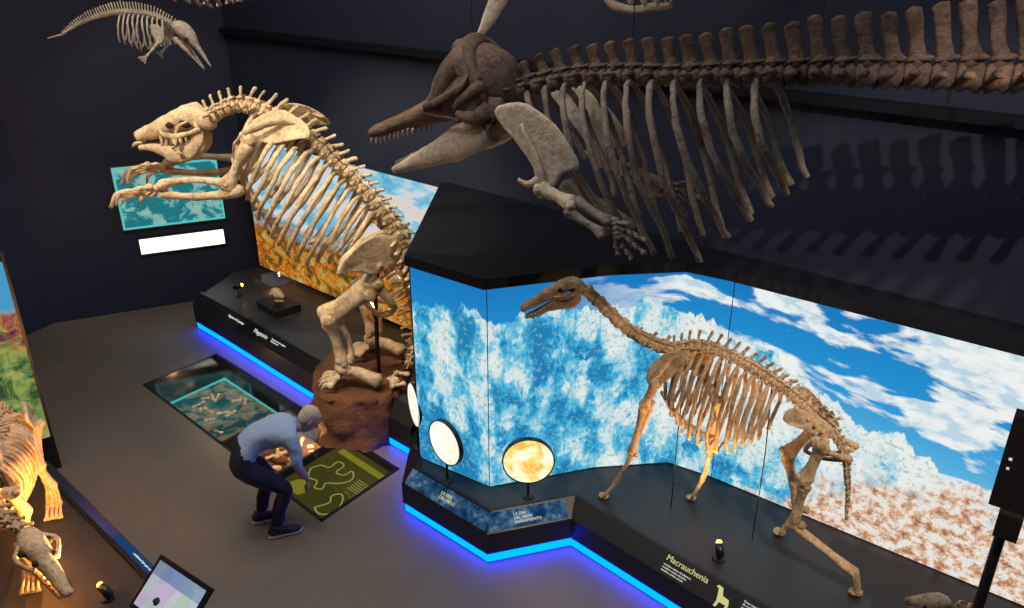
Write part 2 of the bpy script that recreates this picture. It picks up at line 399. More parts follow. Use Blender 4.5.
ps=platform('exhibit_platform',PS,[(-.80,8.5),(-3.72,11.1),(-4.05,10.9)],ztop=.47,lip=.50)
PL=[(-.8,3.1),(-2.2,4.38),(-4.43,6.37),(-5.2,6.0)]
plf=platform('exhibit_platform',PL,[(-5.9,5.0),(-4.2,1.5),(-2.0,1.2)],led=False)

def textobj(body,size,org,xd,yd,mat,parent,ext=.002):
    cu=bpy.data.curves.new('label_text','FONT'); cu.body=body; cu.size=size; cu.extrude=ext; cu.materials.append(mat)
    o=bpy.data.objects.new('label_text',cu); COL.objects.link(o)
    x=V(xd).normalized(); y=V(yd).normalized(); z=x.cross(y).normalized()
    o.matrix_world=Matrix(((x.x,y.x,z.x,org[0]),(x.y,y.y,z.y,org[1]),(x.z,y.z,z.z,org[2]),(0,0,0,1)))
    o.parent=parent; return o
def slope(path,i,lip,tilt=.13):
    a=V(path[i]);b_=V(path[i+1]); t=(b_-a).normalized(); n=V((-t.y,t.x)); 
    y=V((n.x*tilt,n.y*tilt,.13)); x=V((t.x,t.y,0)); L=(b_-a).length
    return V((a.x,a.y,lip-.13)),x,y,x.cross(y).normalized(),L
M_txt=glow('label_white',(.9,.9,.85),.7); M_txty=glow('label_yellow',(.75,.74,.30),.8)
def strip(path,i,lip,f0,f1,mat,parent,h0=.08,h1=.92):
    o,x,y,z,L=slope(path,i,lip); m=MB()
    m.v+=[o+x*L*f0+y*h0+z*.003,o+x*L*f1+y*h0+z*.003,o+x*L*f1+y*h1+z*.003,o+x*L*f0+y*h1+z*.003]; m.face((0,1,2,3)); m.obj('label_strip',[mat],False,parent=parent)
def label(path,i,lip,f,h,body,size,mat,parent):
    o,x,y,z,L=slope(path,i,lip); textobj(body,size,o+x*L*f+y*h+z*.005,x,y,mat,parent)
def mat_blueprint():
    b=NB('ice_print'); o=b.obj(); n=b.noise(o,9,6,.65)
    return b.emit(b.ramp(n,[(.4,(.01,.04,.12)),(.55,(.04,.13,.27)),(.65,(.18,.32,.45))]),.6)
M_ice=mat_blueprint()
strip(PC,1,.45,.03,.97,M_ice,pc); strip(PC,2,.45,.03,.97,M_ice,pc)
label(PC,1,.45,.42,.55,'LA ERA\nDEL HIELO',.04,M_txty,pc)
label(PC,2,.45,.34,.62,'LA ERA\nDEL GRAN\nENFRIAMIENTO',.034,M_txt,pc)
label(PC,3,.45,.265,.62,'Macrauchenia',.068,M_txty,pc)
for k in range(3): label(PC,3,.45,.265,.40-.13*k,'mamifero extinto del pleistoceno'[:30-3*k],.020,M_txt,pc)
label(PC,3,.45,.46,.75,'Gran mamifero\nde cuello largo\nque vivio en\nSudamerica',.024,M_txt,pc)
label(PC,3,.45,.56,.75,'It lived until\nthe end of the\nIce Age',.024,M_txt,pc)
o_,x_,y_,z_,L_=slope(PC,3,.45)
m=MB(); sil=[(0,0),(.01,.25),(.0,.45),(-.02,.75),(-.05,.78),(-.03,.88),(.02,.85),(.05,.55),(.12,.52),(.14,.3),(.13,0),(.11,0),(.11,.25),(.04,.25),(.03,0)]
for (a,h) in sil: m.v.append(o_+x_*(L_*.405+a*.75)+y_*(h*.95)+z_*.005)
m.face(tuple(range(len(sil)))); m.obj('animal_pictogram',[M_txty],False,parent=pc)
label(PS,1,.50,.36,.45,'Megaterio',.075,M_txt,ps); label(PS,1,.50,.55,.62,'Perezoso terrestre gigante\ndel pleistoceno',.028,M_txt,ps)
label(PS,1,.50,.05,.5,'Gigantes de la pampa',.045,M_txt,ps)
strip(PL,1,.45,.05,.45,glow('blue_print_dim',(.02,.10,.28),.5),plf)
label(PL,1,.45,.10,.5,'Los mamiferos gigantes de la pampa',.05,M_txt,plf)

# ------------------------------------------------------------------ murals
def mural(name,path,z0,z1,mat):
    m=MB(); uv=[]; L=0
    for i,p in enumerate(path):
        if i: L+=(V(p)-V(path[i-1])).length
        m.v+= [V((*p,z0)),V((*p,z1))]; uv+=[(L,0),(L,z1-z0)]
    for i in range(len(path)-1): m.face((2*i,2*i+2,2*i+3,2*i+1),0)
    f=len(m.v)
    bp=offset(path,.04)
    for p in bp: m.v+=[V((p.x,p.y,z0)),V((p.x,p.y,z1))]; uv+=[(0,0),(0,0)]
    for i in range(len(path)-1): m.face((f+2*i,f+2*i+1,f+2*i+3,f+2*i+2),1)
    for (a,b_) in ((0,f),(2*len(path)-2,f+2*len(path)-2)):
        m.face((a,a+1,b_+1,b_),1)
    return m.obj(name,[mat,M_black],False,uv)
GP=[(-.86,6.28),(-.2,5.83),(.75,6.12),(1.45,6.2),(1.8,5.98),(5.2,3.22)]
mural('backlit_glacier_mural',GP,.43,2.37,M_glacier)
mural('backlit_pampas_mural',[(-3.72,11.02),(-.80,8.46)],.52,2.42,M_forest)
mural('backlit_jungle_mural',[(-5.5,5.75),(-4.5,6.6)],.45,2.27,M_jungle)
m=MB()
for p in ((-.2,5.825),(1.8,5.97)): m.cyl((*p,.43),(*p,2.37),.004,6)
m.obj('mural_frame_seam',[M_metal],False)
m=MB(); m.prism([(-5.6,5.85),(-4.55,6.72),(-4.62,6.8),(-5.7,5.95)],0,2.33); m.obj('jungle_mural_frame',[M_black],False)
m=MB()
fr=[tuple(p) for p in offset(GP,-.12)]
fr[0]=(-.89,6.22)
m.prism(fr+[(5.3,3.28),(1.7,6.40),(-.72,8.50),(-.78,8.42)],2.38,2.47)
m.obj('display_canopy',[M_canopy],False)
m=MB(); m.prism([(-.88,6.36),(-.84,6.36),(-.70,8.44),(-.76,8.44)],.47,2.38); m.obj('display_side_panel',[M_canopy],False)

wd=V((2.55,1.15,0)).normalized(); wn=V((wd.y,-wd.x,0))
def onwall(x): return V((x,10.13+(x+6.4)*1.15/2.55,0))
def wallpanel(name,x0,x1,z0,z1,mat,th=.04,frame=True):
    a=onwall(x0)+wn*th; b_=onwall(x1)+wn*th; L=(b_-a).length
    m=MB(); m.v+=[a+V((0,0,z0)),b_+V((0,0,z0)),b_+V((0,0,z1)),a+V((0,0,z1))]; m.face((0,1,2,3),0); uv=[(0,0),(L,0),(L,z1-z0),(0,z1-z0)]
    c=(a+b_)/2+V((0,0,(z0+z1)/2))-wn*(th/2+.003); m.box(c,wd*(L/2+.02),wn*(th/2-.001),V((0,0,(z1-z0)/2+.02)),1); uv+=[(0,0)]*8
    return m.obj(name,[mat,M_metal],False,uv)
wallpanel('teal_map_screen',-5.40,-4.17,1.22,2.10,M_teal)
wallpanel('white_lightbox_panel',-5.25,-4.22,.84,1.06,M_white_led)

def disc(name,c,r,nrm,mat,zfoot):
    e=empty(name); c=V(c); n=V(nrm).normalized(); sd=n.cross(V((0,0,1))).normalized(); m=MB(); N=40; b0=0
    for k in range(N):
        a=2*math.pi*k/N; m.v.append(c+n*.022+sd*r*.95*math.cos(a)+V((0,0,1))*r*.95*math.sin(a))
    m.face(tuple(range(b0,b0+N)),0)
    for hh,rr in ((.022,.95),(.026,1.0),(-.02,1.0)):
        for k in range(N):
            a=2*math.pi*k/N; m.v.append(c+n*hh+sd*r*rr*math.cos(a)+V((0,0,1))*r*rr*math.sin(a))
    for j in range(2):
        for k in range(N):
            p=b0+N+j*N+k; q=b0+N+j*N+(k+1)%N; m.face((p,q,q+N,p+N),1)
    m.face(tuple(range(b0+3*N,b0+4*N))[::-1],1)
    m.obj('disc_face',[mat,M_metal],False,parent=e)
    m=MB(); m.cyl((c.x,c.y,zfoot),(c.x,c.y,c.z-r),.012,10); m.cyl((c.x,c.y,zfoot),(c.x,c.y,zfoot+.012),.05,20); m.obj('disc_stand',[M_metal],True,parent=e)
disc('round_lightbox_sign',(.14,5.70,.80),.225,(.02,-1,.0),M_disc_y,.42)
disc('round_lightbox_sign',(-.58,5.93,.83),.215,(-.72,-.68,0),M_disc_w,.42)
disc('round_lightbox_sign',(-.90,6.45,.90),.215,(-1.0,-.40,0),M_disc_w,.42)

# ------------------------------------------------------------------ skeleton helpers
def curve_eval(pts,n):
    P=[V(p) for p in cr([list(p) for p in pts],12)]; L=[0]
    for a,b_ in zip(P,P[1:]): L.append(L[-1]+(b_-a).length)
    out=[];j=0
    for i in range(n):
        t=L[-1]*i/(n-1)
        while j<len(L)-2 and L[j+1]<t: j+=1
        f=(t-L[j])/max(1e-9,L[j+1]-L[j]); out.append(P[j].lerp(P[j+1],min(1,max(0,f))))
    return out
def lerpl(vals,t):
    x=t*(len(vals)-1); i=min(int(x),len(vals)-2); f=x-i; return vals[i]*(1-f)+vals[i+1]*f
def column(m,pts,n,rad,spn,trn,lat,back=.4,chev=None,mat=0,dorsal=1,fill=.78,sw=1.):
    C=curve_eval(pts,n+1); lat=V(lat).normalized(); res=[]
    for i in range(n):
        a,b_=C[i],C[i+1]; t=(b_-a).normalized(); L=(b_-a).length; f=i/(n-1) if n>1 else 0
        r=lerpl(rad,f); sp=lerpl(spn,f)*random.uniform(.93,1.05); tr=lerpl(trn,f); up=lat.cross(t).normalized()
        if up.z*dorsal<0 and abs(up.z)>.15: up=-up
        if abs(up.z)<=.15 and res and up.dot(res[-1][3])<0: up=-up
        c=a+t*L*.5; h=L*fill*.5
        m.tube([c-t*h,c-t*h*.75,c,c+t*h*.75,c+t*h],[r*.85,r,r*.72,r,r*.85],9,1,up,mat)
        m.tube([c-t*h*.3+up*r*.6,c+up*(r*1.25)],[(r*.55,h*.8),(r*.5,h*.75)],6,1,t,mat)
        for q in (-1,1): m.tube([c-t*h*.9+lat*q*r*.35+up*r*1.05,c+t*h*1.15+lat*q*r*.4+up*r*1.2],[r*.2,r*.17],5,1,up,mat)
        if sp>.01:
            dirn=(up+t*back).normalized(); w=max(.008,min(h*.62,sp*.3))*sw
            m.tube([c+up*r*.8,c+up*r+dirn*sp*.35-t*h*.1,c+up*r+dirn*sp*.8,c+up*r+dirn*sp],[(r*.30,w*1.0),(r*.15,w*.68),(r*.18,w*.85),(r*.26,w*.75)],7,2,t,mat)
        if tr>.01:
            for q in (-1,1):
                m.tube([c+lat*q*r*.7+up*r*.3,c+lat*q*(r+tr*.6)+up*r*.45-t*0,c+lat*q*(r+tr)+up*r*.5],[(h*.5,r*.25),(h*.42,r*.2),(h*.55,r*.22)],6,1,up,mat)
        if chev:
            ch=lerpl(chev,f)
            if ch>.01: m.tube([c-up*r*.8,c-up*(r+ch*.6)+t*ch*.2,c-up*(r+ch)+t*ch*.4],[(r*.3,h*.4),(r*.18,h*.35),(r*.25,h*.45)],6,1,t,mat)
        res.append((c,t,r,up))
    return res
def ribs(m,T,items,rad,wide,tipw,mat=0,sides=(-1,1)):
    for (s0,z0,s1,z1,w) in items:
        for q in sides:
            ds=s1-s0; dz=z1-z0; jx=random.uniform(-.015,.015)
            P=[T(s0,q*.03,z0),T(s0+ds*.06,q*wide*w*.5,z0+dz*.02+.02),T(s0+ds*.25,q*wide*w*.93,z0+dz*.2),T(s0+ds*.5+jx,q*wide*w*1.03,z0+dz*.5),T(s0+ds*.78,q*(wide*w*.85),z0+dz*.78),T(s1+jx,q*tipw*w,z1)]
            m.tube(P,[(rad*.9,rad*.8),(rad*1.1,rad*.9),(rad*1.2,rad*.8),(rad*1.15,rad*.7),(rad*1.2,rad*.7),(rad*1.1,rad*.7)],7,4,T(s0,1,z0)-T(s0,0,z0),mat)

# ------------------------------------------------------------------ giant sloth skeleton
def TS(x,l,z): return V((x-.1*l,7.7+(-1.6-x)*.1-l,z))
m=MB(); lat=TS(0,1,0)-TS(0,0,0)
neck=[(-2.93,3.28),(-2.79,3.37),(-2.61,3.42),(-2.42,3.36)]
column(m,[TS(x,0,z) for x,z in neck],7,[.07,.07,.08],[.10,.10,.14],[.09,.1,.12],lat,back=.2)
th=[(-2.42,3.36),(-2.19,3.27),(-1.95,3.10),(-1.73,2.88),(-1.5,2.63),(-1.32,2.38),(-1.2,2.18)]
column(m,[TS(x,0,z) for x,z in th],18,[.07,.075,.08,.09],[.17,.14,.12,.10],[.09,.10,.12],lat,back=.5)
tl=[(-1.2,2.18),(-1.08,1.86),(-1.02,1.61),(-.98,1.33),(-.99,1.0),(-1.05,.78),(-1.1,.64)]
column(m,[TS(x,0,z) for x,z in tl],17,[.12,.115,.10,.085,.055],[.12,.12,.09,.06,.03],[.22,.2,.17,.12,.06],lat,back=.3,chev=[.0,.14,.14,.1,.0])
bel=[(-2.68,2.85),(-2.6,2.60),(-2.48,2.34),(-2.33,2.12),(-2.15,1.95),(-1.95,1.83),(-1.74,1.80)]
B=curve_eval([(x,z,0) for x,z in bel],15); Sp=curve_eval([(x,z,0) for x,z in [(-2.42,3.34),(-2.19,3.24),(-1.95,3.08),(-1.73,2.86),(-1.5,2.6),(-1.34,2.40)]],15)
it=[(Sp[i].x,Sp[i].y,B[i].x,B[i].y+ (.08 if i>11 else 0),[.55,.68,.8,.88,.95,1,1,1,1,1,.97,.94,.88,.8,.7][i]) for i in range(15)]
ribs(m,TS,it,.0205,.48,.22)
m.tube([TS(-2.75,0,2.9),TS(-2.66,0,2.62),TS(-2.52,0,2.34),TS(-2.38,0,2.15)],[(.05,.03)]*4,8,3)
for i in range(0,8):
    for q in (-1,1):
        b_=B[i]; m.tube([TS(b_.x,q*.22*it[i][4],b_.y),TS(b_.x-.05,q*.1,b_.y-.03),TS(b_.x-.06,0,b_.y+.01)],.016,6,2)
for q in (1,-1):
    sc=[(-2.44,3.20),(-2.40,3.32),(-2.18,3.42),(-1.94,3.34),(-1.84,3.20),(-2.00,3.17),(-2.25,3.13)]
    m.plate([TS(x,q*(.34-.60*max(0,z-3.15)),z) for x,z in sc],.014,lat+V((0,0,.4*1)))
    m.tube([TS(-2.42,q*.42,3.24),TS(-2.30,q*.38,3.30),TS(-2.10,q*.28,3.33),TS(-1.88,q*.22,3.28)],[(.03,.025),(.018,.04),(.013,.035),(.012,.015)],7,3)
    m.ell(TS(-2.42,q*.37,3.17),(.07,.06,.07))
    m.tube([TS(-2.45,q*.40,3.22),TS(-2.6,q*.25,3.1),TS(-2.72,q*.03,2.93)],[.028,.02,.028],8,3)
    if q==1: E=TS(-2.67,.42,2.71); W_=TS(-3.33,.40,2.68); Hd=(-3.33,2.68); tip=[(-3.55,2.62),(-3.72,2.60),(-3.87,2.46)]
    else: E=TS(-2.84,-.40,2.74); W_=TS(-3.66,-.36,2.70); Hd=(-3.66,2.70); tip=[(-3.86,2.66),(-4.05,2.62),(-4.2,2.46)]
    HS=TS(-2.40,q*.41,3.14)
    m.tube([HS,HS.lerp(E,.12),HS.lerp(E,.35)+V((0,0,.0)),HS.lerp(E,.6),HS.lerp(E,.85),E],[(.06,.06),(.075,.075),(.048,.062),(.044,.044),(.082,.048),(.09,.045)],10,3,lat); m.ell(HS+V((.02,0,.04)),(.068,.06,.06))
    m.bone(E+V((.02,0,.04)),W_+V((0,0,.04)),.033,.055,.058,bend=(0,0,.05)); m.tube([E+V((.15,0,0)),E+V((.05,0,-.04)),E.lerp(W_,.5)+V((0,0,-.08)),W_+V((0,0,-.05))],[(.04,.05),(.045,.055),(.028,.036),(.04,.04)],8,3)
    for k in range(6):
        m.ell(TS(Hd[0]-.03-.06*(k%2),q*.38+(-.08+.03*k),Hd[1]+(-.03+.012*k)),(.042,.032,.035),n=8)
    for k in range(5):
        lo=-.14+.07*k; dz=-.06+.035*k
        l0=q*.38+lo*.6; l1=q*.38+lo*1.4; ln=[.75,1,1.05,.95,.7][k]
        P=[TS(Hd[0]-.08,l0,Hd[1]+dz*.4)]+[TS(Hd[0]+(x-Hd[0])*ln,l0+(l1-l0)*f,z+dz+.05*(1-ln)) for (x,z),f in zip(tip,(.4,.8,1.))]
        m.bone(P[0],P[1],.018,.028,.030); m.bone(P[1],P[2],.017,.028,.026)
        m.tube([P[2],P[2].lerp(P[3],.4)+V((0,0,.035)),P[3]],[(.018,.03),(.014,.024),(.003,.005)],8,4)
    il=[(-1.08,2.12),(-1.22,2.26),(-1.38,2.24),(-1.54,2.10),(-1.56,1.99),(-1.44,1.98),(-1.30,1.88),(-1.14,1.92)]
    m.plate([TS(x,q*(.14+1.1*max(0,(-1.1-x)/.6)*.7),z) for x,z in il],.020,lat+V((1.1*q,0,.3)))
    m.tube([TS(-1.56,q*.62,2.06),TS(-1.48,q*.56,2.16),TS(-1.36,q*.40,2.25),TS(-1.22,q*.2,2.25)],[.028,.03,.03,.03],7,3)
    m.tube([TS(-1.28,q*.32,1.98),TS(-1.35,q*.36,1.86),TS(-1.38,q*.35,1.74)],[(.09,.05),(.07,.06),(.08,.075)],10,3)
    m.tube([TS(-1.36,q*.34,1.70),TS(-1.50,q*.24,1.52),TS(-1.52,q*.05,1.45)],[.04,.028,.032],8,3)
    m.tube([TS(-1.3,q*.34,1.70),TS(-1.16,q*.28,1.48),TS(-1.36,q*.18,1.34),TS(-1.52,q*.05,1.42)],[.05,.04,.03,.03],8,3)
for (q,l,k,an,he,to) in ((1,.36,(-1.80,1.42),(-1.72,.86),(-1.36,.66),(-2.02,.60)),(-1,-.34,(-1.70,1.38),(-1.60,.86),(-1.28,.66),(-1.9,.60))):
    hip=TS(-1.38,l,1.72); K=TS(k[0],l+.05*q,k[1])
    m.tube([hip+V((.04,0,.02)),hip.lerp(K,.22),hip.lerp(K,.55),hip.lerp(K,.85),K],[(.12,.10),(.12,.095),(.095,.075),(.12,.085),(.12,.085)],12,4,lat)
    m.ell(hip+V((.07,0,.03)),(.08,.08,.08)); m.ell(hip+V((.03,-.09*q,-.04)),(.06,.06,.07)); m.ell(K+V((-.07,0,.03)),(.05,.06,.07)); m.ell(K+V((0,.06,-.03)),(.085,.06,.085)); m.ell(K+V((0,-.06,-.03)),(.085,.06,.085))
    AN=TS(an[0],l,an[1]); 
    m.bone(K+V((0,0,-.07)),AN,.055,.10,.082); m.bone(K+V((.08,.04,-.08)),AN+V((.08,0,.02)),.027,.048,.048,bend=(.05,0,0))
    m.ell(AN+V((0,0,-.06)),(.10,.085,.07)); 
    HE=TS(he[0],l,he[1]); m.tube([AN+V((0,0,-.08)),AN.lerp(HE,.5)+V((0,0,-.02)),HE],[(.07,.065),(.055,.06),(.08,.08)],10,3)
    for j in range(4):
        lo=-.12+.08*j; ln=[1,1.02,.9,.75][j]
        a=TS(an[0]-.05,l+lo*.6,an[1]-.14); b_=TS(an[0]+(to[0]-an[0])*.55*ln,l+lo,.645); c_=TS(an[0]+(to[0]-an[0])*ln,l+lo*1.1,.585)
        m.bone(a,b_,.027,.043,.038); m.tube([b_,b_.lerp(c_,.5)+V((0,0,.035)),c_],[(.024,.038),(.018,.028),(.004,.006)],8,4)
# skull: low braincase, deep blunt muzzle, deep mandible
sk=[(-2.90,3.22),(-2.97,3.26),(-3.08,3.30),(-3.22,3.28),(-3.34,3.23),(-3.46,3.18),(-3.56,3.14),(-3.65,3.11),(-3.70,3.085)]
m.tube([TS(x,0,z) for x,z in sk],[(.05,.05),(.10,.10),(.11,.11),(.095,.105),(.078,.092),(.068,.082),(.064,.072),(.064,.064),(.055,.055)],14,4)
m.tube([TS(-2.94,0,3.32),TS(-3.05,0,3.41),TS(-3.2,0,3.385),TS(-3.34,0,3.29)],[(.05,.025),(.025,.025),(.025,.02),(.02,.018)],8,3)
m.tube([TS(-3.66,0,3.04),TS(-3.73,0,3.02),TS(-3.77,0,2.99)],[(.05,.025),(.04,.02),(.02,.012)],8,2)
for q in (1,-1):
    m.tube([TS(-3.0,q*.11,3.20),TS(-3.12,q*.17,3.17),TS(-3.24,q*.18,3.14),TS(-3.36,q*.13,3.15),TS(-3.42,q*.07,3.16)],[(.015,.022),(.014,.026),(.014,.036),(.016,.03),(.02,.025)],7,3)
    m.tube([TS(-3.22,q*.18,3.14),TS(-3.25,q*.18,3.04),TS(-3.19,q*.16,2.97)],[(.014,.035),(.013,.028),(.008,.01)],7,3)
    m.tube([TS(-3.22,q*.17,3.17),TS(-3.17,q*.17,3.24),TS(-3.10,q*.15,3.29)],[(.014,.02),(.012,.015),.008],7,3)
    m.ell(TS(-3.31,q*.078,3.235),(.038,.022,.030),mat=1); m.ell(TS(-3.15,q*.098,3.25),(.055,.02,.04),mat=1)
    m.tube([TS(-3.02,q*.10,3.18),TS(-3.06,q*.11,3.06),TS(-3.18,q*.10,2.97),TS(-3.32,q*.065,2.93),TS(-3.44,q*.055,2.97),TS(-3.56,q*.045,3.00),TS(-3.68,q*.032,2.98)],[(.015,.05),(.018,.07),(.02,.085),(.024,.09),(.022,.065),(.026,.040),(.028,.025)],8,4)
    m.tube([TS(-3.02,q*.10,3.18),TS(-3.05,q*.105,3.26)],[(.012,.03),(.01,.015)],6,2)
    for j in range(5): m.cyl(TS(-3.24-.05*j,q*.05,2.99),TS(-3.24-.05*j,q*.05,3.12),.015,7)
m.ell(TS(-3.735,0,3.10),(.014,.034,.034),mat=1)
m.tube([TS(-1.45,0,.5),TS(-1.43,0,1.4),TS(-1.30,0,2.25)],.022,8,2,mat=2)
m.obj('giant_sloth_skeleton',[M_cream,M_cav_shade,M_metal],True,jit=.014,fr=9)

# rock base
m=MB(); base=[(-2.20,7.75),(-2.10,7.40),(-1.93,7.1),(-1.55,7.02),(-1.28,7.12),(-1.12,7.5),(-1.1,8.0),(-1.2,8.35),(-1.7,8.5),(-2.1,8.3),(-2.2,8.0)]
N=len(base); rows=12
P=[V(p) for p in base]; C=sum(P,V((0,0)))/N
loop=[]
for i in range(N):
    for k in range(7): loop.append(P[i].lerp(P[(i+1)%N],k/7))
n=len(loop)
def rk(q,z):
    return (mn.noise(V((q.x*3,q.y*3,z*4)))*.10+abs(mn.noise(V((q.x*7,q.y*7,z*6))))*.08+mn.noise(V((q.x*18,q.y*18,z*18)))*.03)
for r in range(rows):
    z=.55*r/(rows-1)
    for p in loop:
        q=C+(p-C)*(1.0-.10*(r/(rows-1))**2); d_=rk(q,z)
        dd=(q-C).normalized(); m.v.append(V((q.x+dd.x*d_,q.y+dd.y*d_,max(0.002,z if r==0 else z+.04*mn.noise(V((q.x*4,q.y*4,z)))))))
for r in range(rows-1):
    for i in range(n): a=r*n+i; b_=r*n+(i+1)%n; m.face((a,b_,b_+n,a+n))
for j,sc in enumerate((.8,.6,.4,.2)):
    for p in loop:
        q=C+(p-C)*.88*sc; m.v.append(V((q.x,q.y,.54+.035*mn.noise(V((q.x*5,q.y*5,2)))+.015*mn.noise(V((q.x*14,q.y*14,2))))))
for r in range(rows-1,rows+3):
    for i in range(n): a=r*n+i; b_=r*n+(i+1)%n; m.face((a,b_,b_+n,a+n))
m.v.append(V((C.x,C.y,.55))); e_=len(m.v)-1
for i in range(n): m.face(((rows+3)*n+i,(rows+3)*n+(i+1)%n,e_))
m.obj('rock_base',[M_rock],True)

# ------------------------------------------------------------------ macrauchenia skeleton
def TN(x,l,z): return V((x-.1*l,5.6-.105*(x-1.3)-.99*l,z))
def TB(x,l,z): return V((x-.56*l,5.6-.675*(x-1.3)-.83*l,z))
m=MB(); latn=TN(0,1,0)-TN(0,0,0); latb=TB(0,1,0)-TB(0,0,0)
column(m,[TN(x,0,z) for x,z in [(.54,2.40),(.68,2.27),(.88,2.08),(1.09,1.95),(1.26,1.90)]],7,[.042,.045,.052],[.02,.03,.07],[.035,.045,.05],latn,back=.1,fill=.92)
column(m,[TB(x,0,z) for x,z in [(1.27,1.90),(1.45,1.99),(1.65,1.98),(1.85,1.91),(2.04,1.81),(2.2,1.69),(2.30,1.62)]],21,[.045,.042,.045,.05],[.08,.12,.10,.08,.08],[.04,.05,.09,.1],latb,back=.35)
column(m,[TB(x,0,z) for x,z in [(2.30,1.62),(2.40,1.46),(2.46,1.18),(2.49,.9)]],15,[.035,.022,.010],[.04,.01,.0],[.06,.02,.0],latb,back=.3)
B=curve_eval([(x,z,0) for x,z in [(1.27,1.48),(1.36,1.32),(1.47,1.22),(1.62,1.18),(1.78,1.24),(1.92,1.40)]],14)
Sp=curve_eval([(x,z,0) for x,z in [(1.30,1.90),(1.45,1.96),(1.65,1.95),(1.85,1.88),(1.97,1.82)]],14)
it=[(Sp[i].x,Sp[i].y,B[i].x,B[i].y,[.5,.6,.75,.85,.92,.97,1,1,1,1,.97,.92,.86,.8][i]) for i in range(14)]
ribs(m,TB,it,.0135,.235,.11)
m.tube([TB(1.22,0,1.5),TB(1.33,0,1.34),TB(1.47,0,1.26),TB(1.6,0,1.23)],[(.02,.02)]*4,7,3)
for i in range(0,9):
    for q in (-1,1):
        b_=B[i]; m.tube([TB(b_.x,q*.11*it[i][4],b_.y),TB(b_.x,0,b_.y+.01)],.01,6,2)
for q in (1,-1):
    sx=0 if q==1 else .12
    sc=[(1.18+sx,1.66),(1.18+sx,1.80),(1.30+sx,1.96),(1.42+sx,1.99),(1.38+sx,1.84),(1.27+sx,1.68)]
    m.plate([TB(x,q*(.20-.25*max(0,z-1.75)),z) for x,z in sc],.010,latb)
    m.tube([TB(1.22+sx,q*.22,1.70),TB(1.28+sx,q*.20,1.83),TB(1.36+sx,q*.15,1.95)],[(.015,.03),(.01,.02),(.008,.01)],6,3)
legs=[(.2,[(1.24,1.70),(1.17,1.44),(1.11,.98),(1.00,.62),(.93,.455)]),(-.2,[(1.42,1.68),(1.55,1.44),(1.55,1.0),(1.51,.64),(1.46,.455)])]
for l,J in legs:
    P=[TB(x,l,z) for x,z in J]
    m.bone(P[0],P[1],.036,.06,.055); m.bone(P[1],P[2],.028,.047,.044); m.tube([P[1]+V((.06,-.03,.07)),P[1]+V((.035,-.01,-.05)),P[2]],[(.022,.03),(.022,.022),.013],7,3)
    for k in range(5): m.ell(P[2]+V(((k%3-1)*.027,(k//3)*.02-.01,(k%2)*.03-.02)),(.025,)*3,n=7)
    for k in (-1,0,1): 
        a=P[2]+latb*k*.018+V((0,0,-.03)); b_=P[3]+latb*k*.026; c_=P[4]+latb*k*.034; m.bone(a,b_,.015,.020,.020); m.tube([b_,b_.lerp(c_,.6),c_],[.018,.015,(.024,.014)],7,2)
    m.ell(P[4]+V((-.02,0,-.01)),(.05,.045,.022),n=8)
for l,J in ((-.17,[(2.22,1.56),(2.06,1.20),(2.18,.72),(2.10,.46)]),(.17,[(2.30,1.58),(2.24,1.24),(2.22,.82),(2.62,.60),(2.66,.45)])):
    P=[TB(x,l,z) for x,z in J]
    m.bone(P[0],P[1],.042,.07,.066); m.ell(P[1]+V((-.05,0,.03)),(.028,.03,.035),n=8)
    m.bone(P[1]+V((0,0,-.03)),P[2],.035,.06,.047); m.ell(P[2]+V((.05,-.03,.02)),(.035,.03,.035),n=8); m.ell(P[2],(.045,.045,.05),n=9)
    e_=P[-2] if len(P)==5 else P[2].lerp(P[3],.62)
    for k in (-1,0,1):
        a=P[2]+latb*k*.02; b_=e_+latb*k*.03; c_=P[-1]+latb*k*.036; m.bone(a,b_,.017,.022,.022); m.tube([b_,b_.lerp(c_,.6),c_],[.02,.017,(.026,.016)],7,2)
    m.ell(P[-1]+V((-.02,0,-.005)),(.055,.05,.022),n=8)
for q in (1,-1):
    m.plate([TB(x,q*w,z) for x,z,w in [(2.06,1.70,.20),(2.10,1.80,.18),(2.24,1.74,.08),(2.34,1.64,.07),(2.30,1.58,.10),(2.20,1.63,.14),(2.14,1.66,.18)]],.010,latb+V((0,0,.6)))
    m.tube([TB(2.24,q*.15,1.58),TB(2.34,q*.12,1.50),TB(2.46,q*.10,1.48)],[.035,.022,.03],8,3)
    m.tube([TB(2.24,q*.15,1.55),TB(2.2,q*.1,1.44),TB(2.3,q*.03,1.38),TB(2.44,q*.08,1.46)],[.022,.016,.016,.02],7,3)
m.tube([TN(x,0,z) for x,z in [(.56,2.39),(.50,2.43),(.43,2.43),(.34,2.38),(.25,2.325),(.17,2.27),(.10,2.225),(.075,2.20)]],[(.03,.03),(.052,.055),(.060,.060),(.050,.056),(.040,.048),(.038,.040),(.036,.032),(.026,.022)],12,4)
for q in (1,-1):
    m.ell(TN(.38,q*.048,2.40),(.024,.012,.020),mat=1); m.ell(TN(.46,q*.052,2.41),(.026,.010,.016),mat=1)
    m.tube([TN(.51,q*.05,2.39),TN(.42,q*.078,2.36),TN(.33,q*.055,2.345)],[(.009,.012)]*3,6,3)
    m.tube([TN(.51,q*.045,2.38),TN(.49,q*.048,2.32),TN(.41,q*.042,2.285),TN(.30,q*.030,2.245),TN(.20,q*.022,2.185),TN(.11,q*.014,2.145)],[(.01,.025),(.011,.045),(.012,.042),(.012,.032),(.013,.024),(.014,.015)],7,4)
    for j in range(8): x=.38-.03*j; zz=2.345-.021*j-.015; m.cyl(TN(x,q*.028,zz),TN(x,q*.028,zz-.04),.009,6)
m.ell(TN(.31,0,2.40),(.03,.022,.012),mat=1)
m.tube([TB(1.95,0,.42),TB(1.95,0,1.25),TB(1.93,0,1.84)],.005,8,2,mat=2)
